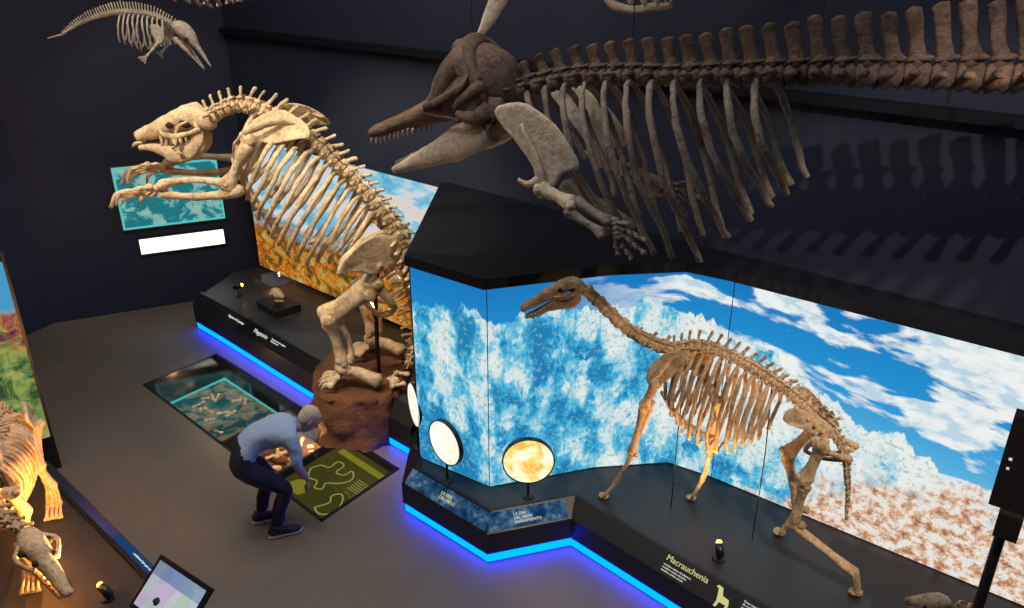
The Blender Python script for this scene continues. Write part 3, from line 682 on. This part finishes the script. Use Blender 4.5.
m.tube([TB(1.36,0,.42),TB(1.36,0,1.2),TB(1.37,0,1.9)],.005,8,2,mat=2)
m.obj('macrauchenia_skeleton',[M_brown,M_cav_shade,M_metal],True,jit=.006,fr=16)

# ------------------------------------------------------------------ whale skeleton
def TW(x,l,z): return V((x-.487*l,5.3-.558*(x+.08)-.873*l,z))
m=MB(); latw=TW(0,1,0)-TW(0,0,0)
sp=[(-.02,3.94),(.3,4.05),(.64,4.10),(1.06,4.13),(1.53,4.18),(1.96,4.21),(2.42,4.235),(3.2,4.26),(4.0,4.28)]
column(m,[TW(x,0,z) for x,z in sp],40,[.060,.060,.070,.082,.088,.088],[.10,.15,.19,.25,.31,.33,.30],[.07,.10,.15,.2,.22,.22],latw,back=-.25,fill=.88,sw=1.6)
st=[.12,.24,.36,.48,.60,.72,.84,.96,1.09,1.22,1.35]
tp=[(.42,3.54),(.60,3.32),(.72,3.20),(.84,3.15),(.97,3.13),(1.09,3.12),(1.22,3.13),(1.34,3.30),(1.44,3.42),(1.52,3.52),(1.60,3.58)]
def spz(x):
    for a,b_ in zip(sp,sp[1:]):
        if a[0]<=x<=b_[0]: return a[1]+(b_[1]-a[1])*(x-a[0])/(b_[0]-a[0])
    return 4.2
it=[(a,spz(a)-.03,t[0],t[1],[.5,.7,.85,.95,1,1,1,1,.97,.93,.88][i]) for i,(a,t) in enumerate(zip(st,tp))]
ribs(m,TW,it,.018,.36,.26,mat=4)
m.plate([TW(x,l,z) for x,l,z in [(.35,.1,3.4),(.5,.12,3.3),(.75,.04,3.2),(.75,-.04,3.2),(.5,-.12,3.3),(.35,-.1,3.4)]],.02,(0,.3,1),4)
for q in (1,-1):
    sc=[(.08,3.90),(.22,3.97),(.38,3.90),(.53,3.74),(.58,3.62),(.49,3.58),(.42,3.48),(.35,3.47),(.31,3.60),(.19,3.75)]
    m.plate([TW(x,q*.38,z) for x,z in sc],.012,latw,2,.3)
    m.tube([TW(.38,q*.41,3.50),TW(.34,q*.41,3.66),TW(.24,q*.395,3.84)],[(.02,.04),(.012,.022),(.008,.012)],7,3,mat=2)
    m.tube([TW(.37,q*.40,3.54),TW(.31,q*.44,3.50),TW(.26,q*.45,3.52)],[.03,.02,.012],7,3,mat=2)
    m.bone(TW(.38,q*.42,3.48),TW(.58,q*.45,3.42),.040,.062,.055,mat=2)
    m.bone(TW(.59,q*.44,3.44),TW(.79,q*.47,3.36),.026,.04,.04,mat=4); m.bone(TW(.57,q*.47,3.38),TW(.77,q*.5,3.29),.024,.04,.04,mat=4)
    for k in range(5): m.ell(TW(.81+.01*k,q*(.46+.008*k),3.37-.022*k),(.03,.022,.022),n=7,mat=4)
    for k in range(5):
        an=[.15,-.25,-.55,-.95,-1.35][k]; L=[.08,.18,.20,.18,.12][k]; p=TW(.83,q*.47,3.36-.02*k); c_=TW(.83+L*math.cos(an),q*.5,3.36-.02*k+L*math.sin(an))
        ns=[2,4,4,4,2][k]
        for j in range(ns): m.bone(p.lerp(c_,j/ns),p.lerp(c_,(j+.8)/ns),.013,.02,.018,n=7,mat=4)
# skull
m.tube([TW(x,0,z) for x,z in [(.02,3.90),(-.04,3.94),(-.13,4.02),(-.22,4.10),(-.29,4.10),(-.36,4.00),(-.42,3.88),(-.50,3.79)]],
   [(.09,.08),(.17,.15),(.23,.20),(.22,.16),(.20,.13),(.20,.13),(.19,.12),(.17,.10)],16,4)
m.tube([TW(x,0,z) for x,z in [(-.40,3.86),(-.52,3.79),(-.66,3.72),(-.82,3.65),(-.95,3.595),(-1.01,3.57)]],[(.19,.10),(.165,.085),(.14,.075),(.12,.062),(.09,.048),(.06,.034)],14,4,mat=0)
m.plate([TW(x,l,z) for x,l,z in [(-.12,-.25,4.08),(-.20,-.17,4.24),(-.22,0,4.29),(-.20,.17,4.24),(-.12,.25,4.08),(-.06,.2,3.88),(-.06,-.2,3.88)]],.05,TW(-1,0,.6)-TW(0,0,0))
m.ell(TW(-.31,0,4.19),(.09,.09,.08),n=10); m.ell(TW(-.36,.03,4.10),(.05,.06,.07),n=10)
for q in (1,-1):
    m.ell(TW(-.425,q*.06,3.98),(.03,.03,.055),mat=1)
    m.tube([TW(-.08,q*.22,4.02),TW(-.18,q*.24,3.93),TW(-.24,q*.235,3.86)],[(.05,.05),(.06,.04),(.04,.03)],8,3)
    m.plate([TW(x,q*l,z) for x,l,z in [(-.22,.16,4.10),(-.16,.27,4.02),(-.30,.30,3.92),(-.44,.26,3.86),(-.50,.17,3.82),(-.40,.12,3.90)]],.025,(0,-.2*q,1))
    m.tube([TW(-.03,q*.22,3.86),TW(-.10,q*.28,3.82),TW(-.20,q*.30,3.84)],[(.05,.07),(.04,.05),(.02,.025)],8,3)
    m.tube([TW(-.18,q*.29,3.80),TW(-.32,q*.28,3.81),TW(-.46,q*.21,3.80)],[.012,.010,.014],7,3)
    m.tube([TW(.02,q*.20,3.92),TW(-.02,q*.23,3.78),TW(.0,q*.2,3.68)],[(.05,.07),(.04,.05),(.02,.03)],8,3)
    m.tube([TW(-.06,q*.23,3.76),TW(-.14,q*.22,3.70),TW(-.26,q*.20,3.63),TW(-.44,q*.15,3.53),TW(-.64,q*.09,3.43),TW(-.84,q*.03,3.33)],[(.02,.05),(.022,.10),(.024,.115),(.024,.080),(.026,.055),(.022,.028)],9,4,mat=2)
    for j in range(10):
        f=j/9; x=-.62-.36*f; z=3.675-.125*f; m.tube([TW(x,q*(.12-.06*f),z),TW(x-.005,q*(.12-.06*f),z-.04),TW(x-.0,q*(.115-.06*f),z-.055)],[.009,.008,.002],6,2,mat=2)
        x=-.56-.26*f; z=3.51-.15*f; m.tube([TW(x,q*(.11-.08*f),z),TW(x,q*(.11-.08*f),z+.025),TW(x+.01,q*(.10-.08*f),z+.04)],[.009,.008,.002],6,2,mat=2)
for x in (-.25,.7,1.6,2.6,3.6): 
    z=spz(x) if x>0 else 4.2; m.cyl(TW(x,0,z),TW(x,0,7.0),.003,5,mat=3)
m.obj('killer_whale_skeleton',[M_whale,M_cav_shade,M_pale,M_wire,M_whale2],True,jit=.010,fr=10)

# ------------------------------------------------------------------ dolphin skeleton
def TD(x,l,z): return V((x,9.4+.15*(x+4.2)-l,z))
m=MB(); latd=V((0,-1,0))
column(m,[TD(x,0,z) for x,z in [(-4.96,3.93),(-4.78,4.03),(-4.55,4.11),(-4.3,4.15),(-4.02,4.12),(-3.85,4.04),(-3.78,3.98)]],44,[.012,.02,.026,.028,.03],[.02,.06,.085,.08,.05],[.02,.06,.09,.06,.04],latd,back=-.1,sw=1.2)
it=[]
for i in range(10):
    f=i/9; s0=-4.30+.42*f; z0=4.12-.02*f*f*3; it.append((s0,z0,s0-.06+.10*f,z0-.36+.02*abs(i-4),.8+.2*math.sin(f*3.14)))
ribs(m,TD,it,.009,.15,.09)
m.tube([TD(x,0,z) for x,z in [(-3.80,4.0),(-3.72,3.97),(-3.64,3.89),(-3.58,3.78),(-3.52,3.67),(-3.46,3.55)]],[(.05,.05),(.09,.09),(.08,.075),(.045,.035),(.028,.02),(.010,.008)],12,4)
for q in (1,-1):
    m.tube([TD(-3.78,q*.08,3.88),TD(-3.70,q*.07,3.78),TD(-3.62,q*.04,3.66),TD(-3.54,q*.01,3.53)],[(.012,.03),(.012,.025),.012,.008],7,3); m.ell(TD(-3.66,q*.075,3.86),(.03,.015,.025),mat=1)
    m.plate([TD(x,q*.15,z) for x,z in [(-3.98,4.02),(-3.86,4.0),(-3.86,3.88),(-3.93,3.82)]],.01,latd)
    P=[TD(-3.92,q*.17,3.84),TD(-3.98,q*.2,3.77),TD(-4.04,q*.22,3.71)]; m.bone(P[0],P[1],.014); m.bone(P[1],P[2],.012)
    for k in range(4): m.bone(P[2],P[2]+V((-.09+.02*k,-q*.02,-.02-.02*k)),.006)
m.tube([TD(-4.96,0,3.93),TD(-5.05,.14,3.90)],[.012,.005],6,2); m.tube([TD(-4.96,0,3.93),TD(-5.05,-.14,3.90)],[.012,.005],6,2)
for x,z in ((-4.6,4.1),(-3.9,4.06)): m.cyl(TD(x,0,z),TD(x,0,7.0),.003,5,mat=2)
m.obj('dolphin_skeleton',[M_pale,M_cav_shade,M_wire],True,jit=.004,fr=18)

# ------------------------------------------------------------------ partially seen hanging skeletons
def TR(x,l,z): return V((x,6.0-l,z))
m=MB()
column(m,[TR(x,0,z) for x,z in [(-2.9,4.56),(-2.4,4.66),(-1.9,4.65),(-1.4,4.60)]],16,[.03,.035,.03],[.08,.09,.06],[.07,.08,.05],(0,-1,0))
ribs(m,TR,[(-2.42+.07*i,4.63,-2.40+.075*i,4.42+.015*abs(i-4),1) for i in range(9)],.012,.15,.07)
for x in (-2.6,-1.7): m.cyl(TR(x,0,4.62),TR(x,0,7.0),.003,5,mat=1)
m.obj('seal_skeleton',[M_pale,M_wire],True,jit=.004,fr=18)
m=MB()
for q in (0,1):
    m.tube([V((.05+.0*q,6+.22*q,4.72)),V((-.06,6.0+.2*q,4.54)),V((-.14,6+.14*q,4.38)),V((-.245,6+.1*q,4.2))],[(.04,.09),(.04,.075),(.035,.055),(.015,.018)],10,4)
m.tube([V((.45,6.1,5.1)),V((.3,6.1,5.05)),V((.15,6.1,4.98)),V((.0,6.1,4.86)),V((-.1,6.1,4.74))],[(.2,.18),(.22,.2),(.14,.12),(.08,.06),(.03,.02)],12,4)
m.cyl((.3,6.1,5.0),(.3,6.1,7),.003,5,mat=1)
m.obj('beaked_whale_skull',[M_pale,M_wire],True,jit=.006)
m=MB()
m.tube([V((.62,6,4.52)),V((.72,6,4.43)),V((.86,6,4.40)),V((1.0,6,4.42)),V((1.12,6,4.43))],[(.03,.02),(.05,.03),(.06,.03),(.05,.03),(.03,.02)],10,4)
column(m,[V((.7,6,4.55)),V((1.2,6,4.57)),V((1.9,6,4.66))],12,[.035,.04],[.06,.08],[.06,.08],(0,-1,0))
ribs(m,TR,[(.85+.09*i,4.56,.83+.09*i,4.44,1) for i in range(4)],.011,.10,.05)
m.cyl((1.1,6,4.6),(1.1,6,7),.003,5,mat=1)
m.obj('sea_lion_skeleton',[M_pale,M_wire],True,jit=.005)

# ------------------------------------------------------------------ left orange-lit quadruped skeleton
O=V((-4.05,5.4,0)); fd=V((.30,-.95,0)).normalized(); sd=V((.95,.30,0)).normalized()
def TQ(s,l,z): return O+fd*s+sd*l+V((0,0,z))
m=MB()
column(m,[TQ(-.55,0,.75),TQ(-.40,0,1.0),TQ(-.2,0,1.28),TQ(0,0,1.38),TQ(.35,0,1.42),TQ(.7,0,1.36),V((-3.72,4.62,1.18)),V((-3.52,4.58,1.0))],30,[.02,.04,.05,.05,.05,.055],[.02,.06,.08,.10,.14,.08],[.03,.08,.08,.06,.06],sd,back=-.3)
it=[]
for i in range(12): s0=.1+.052*i; it.append((s0,1.38,s0+.02-.06*(i<4),.86+.02*abs(i-6),.75+.25*math.sin((i+2)/14*3.14)))
ribs(m,TQ,it,.017,.26,.12)
for l in (.2,-.2):
    for (J,r) in (([(-.12,1.24),(.10,.98),(-.08,.66),(-.02,.46)],.042),([(.75,1.2),(.62,.93),(.80,.66),(.86,.46)],.038)):
        P=[TQ(s_,l,z) for s_,z in J]
        m.bone(P[0],P[1],r,r*1.6,r*1.5); m.bone(P[1],P[2],r*.8,r*1.4,r*1.2); m.bone(P[1]+fd*-.04,P[2]+fd*-.03,r*.5)
        for k in (-1.5,-.5,.5,1.5):
            c_=P[3]+sd*k*.035+fd*.10; mid=P[3]+sd*k*.03+V((0,0,.05)); m.bone(P[2]+sd*k*.02,mid,.014); m.bone(mid,c_+V((0,0,-.02)),.013)
    m.plate([TQ(s_,l*w,z) for s_,z,w in [(-.3,1.36,.5),(-.05,1.46,.9),(.05,1.36,1),(-.08,1.22,1),(-.35,1.12,.8)]],.02,sd)
    m.plate([TQ(s_,l*w,z) for s_,z,w in [(.72,1.15,1.1),(.62,1.42,.7),(.45,1.45,.6),(.5,1.28,.9),(.68,1.13,1.1)]],.018,sd)
a=V((-3.50,4.58,.98)); b_=V((-3.13,4.33,.62)); dn=(b_-a).normalized(); ls=dn.cross(V((0,0,1))).normalized(); uu=ls.cross(dn)
m.tube([a,a.lerp(b_,.12),a.lerp(b_,.3),a.lerp(b_,.55),a.lerp(b_,.8),b_],[(.05,.05),(.085,.08),(.09,.075),(.06,.06),(.05,.045),(.035,.03)],14,4)
for q in (1,-1):
    m.tube([a.lerp(b_,.15)+ls*q*.08,a.lerp(b_,.3)+ls*q*.15-uu*.02,a.lerp(b_,.5)+ls*q*.08-uu*.02],[(.015,.02)]*3,7,3)
    m.ell(a.lerp(b_,.45)+ls*q*.06+uu*.02,(.03,.03,.03),mat=1,n=8); m.ell(a.lerp(b_,.25)+ls*q*.085+uu*.0,(.04,.04,.03),mat=1,n=8)
    m.tube([a.lerp(b_,.1)+ls*q*.075-uu*.06,a.lerp(b_,.2)+ls*q*.07-uu*.15,a.lerp(b_,.55)+ls*q*.05-uu*.13,a.lerp(b_,.95)+ls*q*.025-uu*.08],[(.015,.04),(.018,.05),(.02,.03),(.02,.015)],7,4)
    for j in range(5): p=a.lerp(b_,.5+.08*j)+ls*q*.04-uu*.05; m.cyl(p,p-uu*.05,.01,6)
m.tube([TQ(.3,0,.42),TQ(.3,0,1.38)],.012,8,2,mat=2)
m.obj('toxodon_skeleton',[M_cream,M_cav_shade,M_metal],True,jit=.008,fr=12)

m=MB(); a=V((3.03,4.22,.64)); b_=V((2.82,4.36,.54)); dn=(b_-a).normalized(); ls=dn.cross(V((0,0,1))).normalized(); uu=ls.cross(dn)
m.tube([a,a.lerp(b_,.25),a.lerp(b_,.6),b_],[(.05,.05),(.085,.075),(.06,.05),(.03,.025)],12,4)
for q in (1,-1):
    m.ell(a.lerp(b_,.5)+ls*q*.06,(.022,)*3,mat=1,n=8); m.tube([a.lerp(b_,.1)+ls*q*.06-uu*.05,a.lerp(b_,.5)+ls*q*.05-uu*.10,b_-uu*.06],[(.012,.03),(.014,.02),.012],7,3)
m.cyl((2.94,4.28,.42),(2.94,4.28,.58),.01,8,mat=2)
column(m,[V((3.06,4.2,.64)),V((3.25,4.05,.66)),V((3.5,3.9,.62))],9,[.03,.03],[.04,.04],[.04,.04],(.5,.8,0)); m.cyl((3.3,4.02,.42),(3.3,4.02,.64),.01,8,mat=2)
m.obj('small_fossil_skull',[M_brown,M_cav_shade,M_metal],True,jit=.006)

# ------------------------------------------------------------------ lamps
def lamp(name,base,aim,energy,h=.12,col=(1,.50,.16),size=1.2):
    e=empty(name); base=V(base); m=MB(); top=base+V((0,0,h)); d=(V(aim)-top).normalized()
    m.cyl(base,base+V((0,0,.015)),.05,16); m.cyl(base,top,.008,8)
    m.cyl(top-d*.05,top+d*.05,.032,14); m.obj('lamp_body',[M_metal],True,parent=e)
    m=MB(); m.ell(top+d*.055,(.024,.024,.024),n=12); m.obj('bulb',[M_warm],True,parent=e)
    l=bpy.data.lights.new('lamp_light','SPOT'); l.energy=energy; l.color=col; l.spot_size=size*1.6; l.spot_blend=.8; l.shadow_soft_size=.03
    o=bpy.data.objects.new('lamp_light',l); COL.objects.link(o); o.location=top+d*.10; o.rotation_euler=d.to_track_quat('-Z','Y').to_euler(); o.parent=e
lamp('spot_lamp',(-3.72,10.0,.47),(-3.0,10.2,.8),45,.14)
lamp('spot_lamp',(-4.28,6.02,.42),(-4.0,5.4,1.1),170,.20,(1,.42,.10))
lamp('spot_lamp',(-3.36,4.62,.42),(-3.30,4.40,.8),160,.08,(1,.42,.10))
lamp('spot_lamp',(-2.98,4.5,.42),(-3.7,4.9,1.0),220,.08,(1,.42,.10))
lamp('spot_lamp',(1.62,4.92,.42),(1.6,5.6,1.3),90,.09)
lamp('spot_lamp',(-1.62,8.25,.56),(-1.25,7.6,1.8),220,.5,(1,.50,.15))

e=empty('glass_specimen_case'); m=MB(); c=V((-3.05,9.55,.47)); dx_=V((.70,-.71,0)); dy_=V((.71,.70,0))
m.box(c+V((0,0,.05)),dx_*.25,dy_*.18,V((0,0,.05)),0); m.obj('case_base',[M_black],False,parent=e)
m=MB(); m.box(c+V((0,0,.27)),dx_*.24,dy_*.17,V((0,0,.17)),0); m.obj('case_glass',[M_glass],False,parent=e)
m=MB(); q=c+V((0,0,.22)); m.tube([q-dx_*.12,q-dx_*.06,q+dx_*.04,q+dx_*.14],[(.04,.04),(.08,.07),(.06,.05),(.03,.025)],12,4); m.ell(q+dy_*-.06,(.02,)*3,mat=1,n=8)
m.tube([q-dx_*.08-V((0,0,.06)),q-V((0,0,.10)),q+dx_*.12-V((0,0,.06))],[(.04,.02),(.035,.02),(.02,.01)],8,3); m.obj('case_skull',[M_cream,M_cav_shade],True,parent=e,jit=.006)

m=MB()
for (x,y,an) in ((-1.26,7.3,.4),(-1.30,7.45,1.2),(-1.25,7.6,-.3)):
    m.bone((x,y,.60),(x+.14*math.cos(an),y+.14*math.sin(an),.61),.02)
m.ell((-1.24,7.38,.62),(.06,.05,.05)); m.obj('fossil_bone_fragments',[M_cream],True,jit=.008)

# ------------------------------------------------------------------ kiosks
e=empty('touchscreen_kiosk'); m=MB(); c=V((-2.33,4.18,.74)); x=V((.82,-.57,0)).normalized(); y=V((.35,.50,.5)).normalized(); y=(y-x*y.dot(x)).normalized(); z=x.cross(y)
m.box(c,x*.29,y*.19,z*.015,0); m.tube([(c.x-.1,c.y,.40),(c.x-.1,c.y,.72)],.03,10,2); m.obj('kiosk_frame',[M_black],False,parent=e)
m=MB(); b=NB('kiosk_ui'); u,v=b.uv(); n=b.voro(b.xyz(b.math('MULTIPLY',u,4.),b.math('MULTIPLY',v,2.)),1.2)
mk=b.emit(b.mix(.22,b.mix(b.math('GREATER_THAN',v,.7),(.62,.66,.72),(.25,.35,.55)),n),.75)
m.v+=[c-x*.26-y*.16+z*.018,c+x*.26-y*.16+z*.018,c+x*.26+y*.16+z*.018,c-x*.26+y*.16+z*.018]; m.face((0,1,2,3)); m.obj('kiosk_screen',[mk],False,[(0,0),(1,0),(1,1),(0,1)],parent=e)
e=empty('monitor_stand'); m=MB(); c=V((2.80,3.65,0))
m.cyl(c+V((0,0,.42)),c+V((0,0,2.0)),.03,12); m.cyl(c+V((0,0,.42)),c+V((0,0,.44)),.16,24)
xx=V((.80,-.60,0)); yy=V((.6,.8,0)); m.box(c+xx*.20+V((0,0,2.22)),xx*.30,yy*.05,V((0,0,.29))); m.box(c+xx*.02+yy*-.06+V((0,0,1.85)),xx*.06,yy*.04,V((0,0,.08)))
m.obj('monitor_housing',[M_metal],False,parent=e)
m=MB(); m.box(c+xx*-.06-yy*.053+V((0,0,2.25)),xx*.008,yy*.002,V((0,0,.008))); m.box(c+xx*-.06-yy*.053+V((0,0,2.19)),xx*.007,yy*.002,V((0,0,.007))); m.obj('indicator_leds',[M_txt],False,parent=e)

# ------------------------------------------------------------------ visitor
F=V((.91,.41,0)).normalized(); Lf=V((-.41,.91,0)).normalized(); PO=V((-2.12,5.82,0))
def TP(f,l,z): return PO+F*f+Lf*l+V((0,0,z))
J={}; names=[]
def jt(n,f,l,z,r): J[n]=len(names); names.append((TP(f,l,z),r))
jt('pel',-.24,0,.83,.145); jt('sp1',-.14,0,.92,.14); jt('sp2',-.02,0,.99,.14); jt('ch',.11,0,1.02,.145); jt('nb',.23,0,1.02,.085); jt('nk',.29,0,1.0,.055)
seg=[('pel','sp1','shirt'),('sp1','sp2','shirt'),('sp2','ch','shirt'),('ch','nb','shirt'),('nb','nk','skin')]
for q,s_ in ((-1,'R'),(1,'L')):
    fo=.06 if q==-1 else -.04
    jt('sh'+s_,.18,q*.17,.98,.078); jt('ua'+s_,.21,q*.21,.87,.060); jt('el'+s_,.20,q*.24,.74,.045); jt('wr'+s_,.28,q*.16,.55,.029)
    jt('hp'+s_,-.24,q*.10,.76,.115); jt('th'+s_,-.09+fo*.4,q*.12,.62,.096); jt('kn'+s_,.04+fo,q*.13,.47,.072); jt('cf'+s_,-.04+fo,q*.13,.30,.066); jt('an'+s_,-.08+fo,q*.13,.10,.052)
    seg+=[('ch','sh'+s_,'shirt'),('sh'+s_,'ua'+s_,'shirt'),('ua'+s_,'el'+s_,'sleeve'),('el'+s_,'wr'+s_,'skin'),('pel','hp'+s_,'pants'),('hp'+s_,'th'+s_,'pants'),('th'+s_,'kn'+s_,'pants'),('kn'+s_,'cf'+s_,'pants'),('cf'+s_,'an'+s_,'pants')]
me=bpy.data.meshes.new('visitor_body'); me.from_pydata([tuple(p) for p,r in names],[(J[a],J[b_]) for a,b_,_ in seg],[])
ob=bpy.data.objects.new('visitor_body',me); COL.objects.link(ob)
sm=ob.modifiers.new('skin','SKIN'); sv=me.skin_vertices[0].data
for i,(p,r) in enumerate(names): sv[i].radius=(r,r); sv[i].use_root=(i==0)
ss=ob.modifiers.new('sub','SUBSURF'); ss.levels=3
dg=bpy.context.evaluated_depsgraph_get(); nm=bpy.data.meshes.new_from_object(ob.evaluated_get(dg)); bpy.data.objects.remove(ob)
M_shirt=flat('light_blue_shirt',(.33,.46,.68),.8,0,.2,.15,25,.3); M_pants=flat('navy_trousers',(.020,.024,.045),.85,0,.2,.2,20,.3)
M_skin=flat('skin',(.50,.28,.19),.55,0,.4,.08,12); M_hair=flat('grey_hair',(.48,.43,.36),.8,0,.3,.3,60,.6); M_shoe=flat('black_shoe',(.012,.012,.014),.5); M_sole=flat('white_sole',(.55,.53,.5),.6)
M_eye=flat('eye_dark',(.02,.015,.01),.3)
for mt in (M_shirt,M_pants,M_skin): nm.materials.append(mt)
mi={'shirt':0,'sleeve':0,'pants':1,'skin':2}
def dseg(p,a,b_,ra,rb):
    d=b_-a; t=max(0,min(1,(p-a).dot(d)/d.length_squared)); return (p-(a+d*t)).length-(ra*(1-t)+rb*t)
for p in nm.polygons:
    c=p.center; best=min(seg,key=lambda s_:dseg(c,names[J[s_[0]]][0],names[J[s_[1]]][0],names[J[s_[0]]][1],names[J[s_[1]]][1]))
    p.material_index=mi[best[2]]; p.use_smooth=True
    if best[2]=='shirt' and best[0]=='pel' and (c-PO).dot(F)<-.22 : p.material_index=1
for v_ in nm.vertices:
    v_.co+=mn.noise_vector(v_.co*14)*.010
ev=empty('visitor_man')
bo=bpy.data.objects.new('body',nm); COL.objects.link(bo); bo.parent=ev
U=(F*.70+V((0,0,.72))).normalized(); Fc=(F*.72+V((0,0,-.70))).normalized(); Sd=Lf; HC=TP(.38,0,1.04)
m=MB(); ax=(Sd,Fc,U)
def hp(s_,f,u): return HC+Sd*s_+Fc*f+U*u
m.tube([hp(0,.01,-.115),hp(0,.012,-.10),hp(0,.01,-.06),hp(0,0,-.01),hp(0,-.005,.04),hp(0,-.01,.085),hp(0,-.01,.112)],[(.025,.03),(.045,.055),(.060,.078),(.071,.092),(.074,.096),(.058,.078),(.02,.03)],16,4,Fc,0)
m.tube([hp(0,.085,.01),hp(0,.108,-.022),hp(0,.098,-.035)],[(.008,.008),(.014,.012),(.012,.006)],8,3,Fc,0)
m.tube([hp(-.022,.088,-.062),hp(0,.094,-.062),hp(.022,.088,-.062)],[.004,.006,.004],6,2,U,3)
m.tube([TP(.26,0,1.0),hp(0,-.02,-.09)],[.055,.05],10,2)
for q in (1,-1):
    m.ell(hp(q*.075,-.005,-.005),(.010,.018,.03),ax,0,8); m.ell(hp(q*.03,.084,.012),(.012,.008,.008),ax,2,8); m.tube([hp(q*.016,.092,.028),hp(q*.045,.085,.030)],[.005,.004],6,2,U,1)
m.tube([hp(0,-.055,-.05),hp(0,-.045,-.02),hp(0,-.026,.03),hp(0,-.018,.075),hp(0,-.015,.108),hp(0,-.015,.122)],[(.055,.04),(.074,.062),(.080,.085),(.072,.085),(.045,.055),(.012,.015)],16,4,Fc,1)
m.obj('head',[M_skin,M_hair,M_eye,flat('lips',(.38,.16,.13),.5)],True,parent=ev)
for q,s_ in ((-1,'R'),(1,'L')):
    m=MB(); w=names[J['wr'+s_]][0]; d=(w-names[J['el'+s_]][0]).normalized(); dl=(V((0,0,-.55))-F*.25).normalized(); d=(d*.6+dl*.4).normalized(); sdv=F.cross(d).normalized(); pn=d.cross(sdv)
    m.tube([w-d*.02,w+d*.02,w+d*.055,w+d*.085],[(.024,.02),(.034,.016),(.040,.015),(.037,.012)],12,3,pn)
    for k in range(4):
        o_=(-.03+.02*k); L=[.058,.072,.078,.065][k] if q==1 else [.065,.078,.072,.058][k]
        p=w+d*.082+sdv*o_; m.tube([p-d*.02,p,p+d*L*.42-pn*.004,p+d*L*.72-pn*.018,p+d*L*.92-pn*.034],[.0085,.0092,.0088,.008,.006],8,3,pn)
    p=w+d*.025+sdv*.028*-1; m.tube([p,p-sdv*.025+d*.02-pn*.008,p-sdv*.036+d*.045-pn*.016,p-sdv*.036+d*.068-pn*.022],[.012,.0115,.010,.007],8,3,pn)
    m.obj('hand_'+s_,[M_skin],True,parent=ev)
    m=MB(); a=names[J['an'+s_]][0]; a=V((a.x,a.y,0))
    m.tube([a-F*.075+V((0,0,.05)),a-F*.04+V((0,0,.06)),a+F*.03+V((0,0,.055)),a+F*.11+V((0,0,.042)),a+F*.17+V((0,0,.034)),a+F*.20+V((0,0,.03))],[(.03,.035),(.042,.048),(.044,.043),(.05,.032),(.042,.024),(.02,.014)],12,3)
    m.tube([a-F*.02+V((0,0,.06)),a-F*.02+V((0,0,.11))],[.048,.05],12,2)
    m.tube([a-F*.085+V((0,0,.014)),a-F*.05+V((0,0,.014)),a+F*.03+V((0,0,.013)),a+F*.12+V((0,0,.013)),a+F*.18+V((0,0,.013)),a+F*.21+V((0,0,.013))],[(.03,.013),(.042,.014),(.042,.013),(.052,.013),(.044,.013),(.02,.011)],12,3,mat=1)
    m.obj('shoe_'+s_,[M_shoe,M_sole],True,parent=ev)

# ------------------------------------------------------------------ lights
def spot(loc,aim,energy,col,size,blend=.6,soft=.15):
    l=bpy.data.lights.new('ceiling_spot','SPOT'); l.energy=energy; l.color=col; l.spot_size=math.radians(size); l.spot_blend=blend; l.shadow_soft_size=soft
    o=bpy.data.objects.new('ceiling_spot',l); COL.objects.link(o); o.location=loc; o.rotation_euler=(V(aim)-V(loc)).to_track_quat('-Z','Y').to_euler()
def area(loc,rot,size,energy,col):
    l=bpy.data.lights.new('overhead_fill','AREA'); l.energy=energy; l.color=col; l.size=size; o=bpy.data.objects.new('overhead_fill',l); COL.objects.link(o); o.location=loc; o.rotation_euler=rot  # unseen soft fill, added to lift the floor and room brightness
area((-2.8,5.5,6.8),(0,0,0),5,200,(1,.90,.80))
area((1.5,3,6.8),(0,0,0),3,30,(.8,.88,1))
spot((-4.4,4.6,6.7),(-2.3,7.7,2.4),1050,(1,.82,.58),42,.5,.06)
spot((-.6,4.6,6.6),(-1.6,7.6,1.2),420,(1,.78,.50),35,.5,.06)
spot((3.0,1.2,6.2),(1.9,5.2,1.2),950,(1,.80,.56),34,.5,.06)
spot((-1.6,3.4,6.6),(-.1,5.2,3.8),60,(1,.88,.75),40,.5,.05)
spot((2.0,.6,6.6),(3.0,5.2,2.9),520,(1,.82,.70),30,.5,.02)
spot((-3.5,7.5,6.8),(-4.2,9.4,3.9),170,(1,.9,.78),40)
spot((-2.4,5.0,6.8),(-2.4,5.6,.4),170,(1,.9,.8),60)
spot((-2.6,3.4,6.6),(-3.9,4.9,1.0),260,(1,.55,.24),30)  # unseen extra spot, added to strengthen the orange on the left skeleton
w=bpy.data.worlds.new('world'); SC.world=w; w.use_nodes=True; w.node_tree.nodes['Background'].inputs[0].default_value=(.05,.06,.10,1); w.node_tree.nodes['Background'].inputs[1].default_value=.3
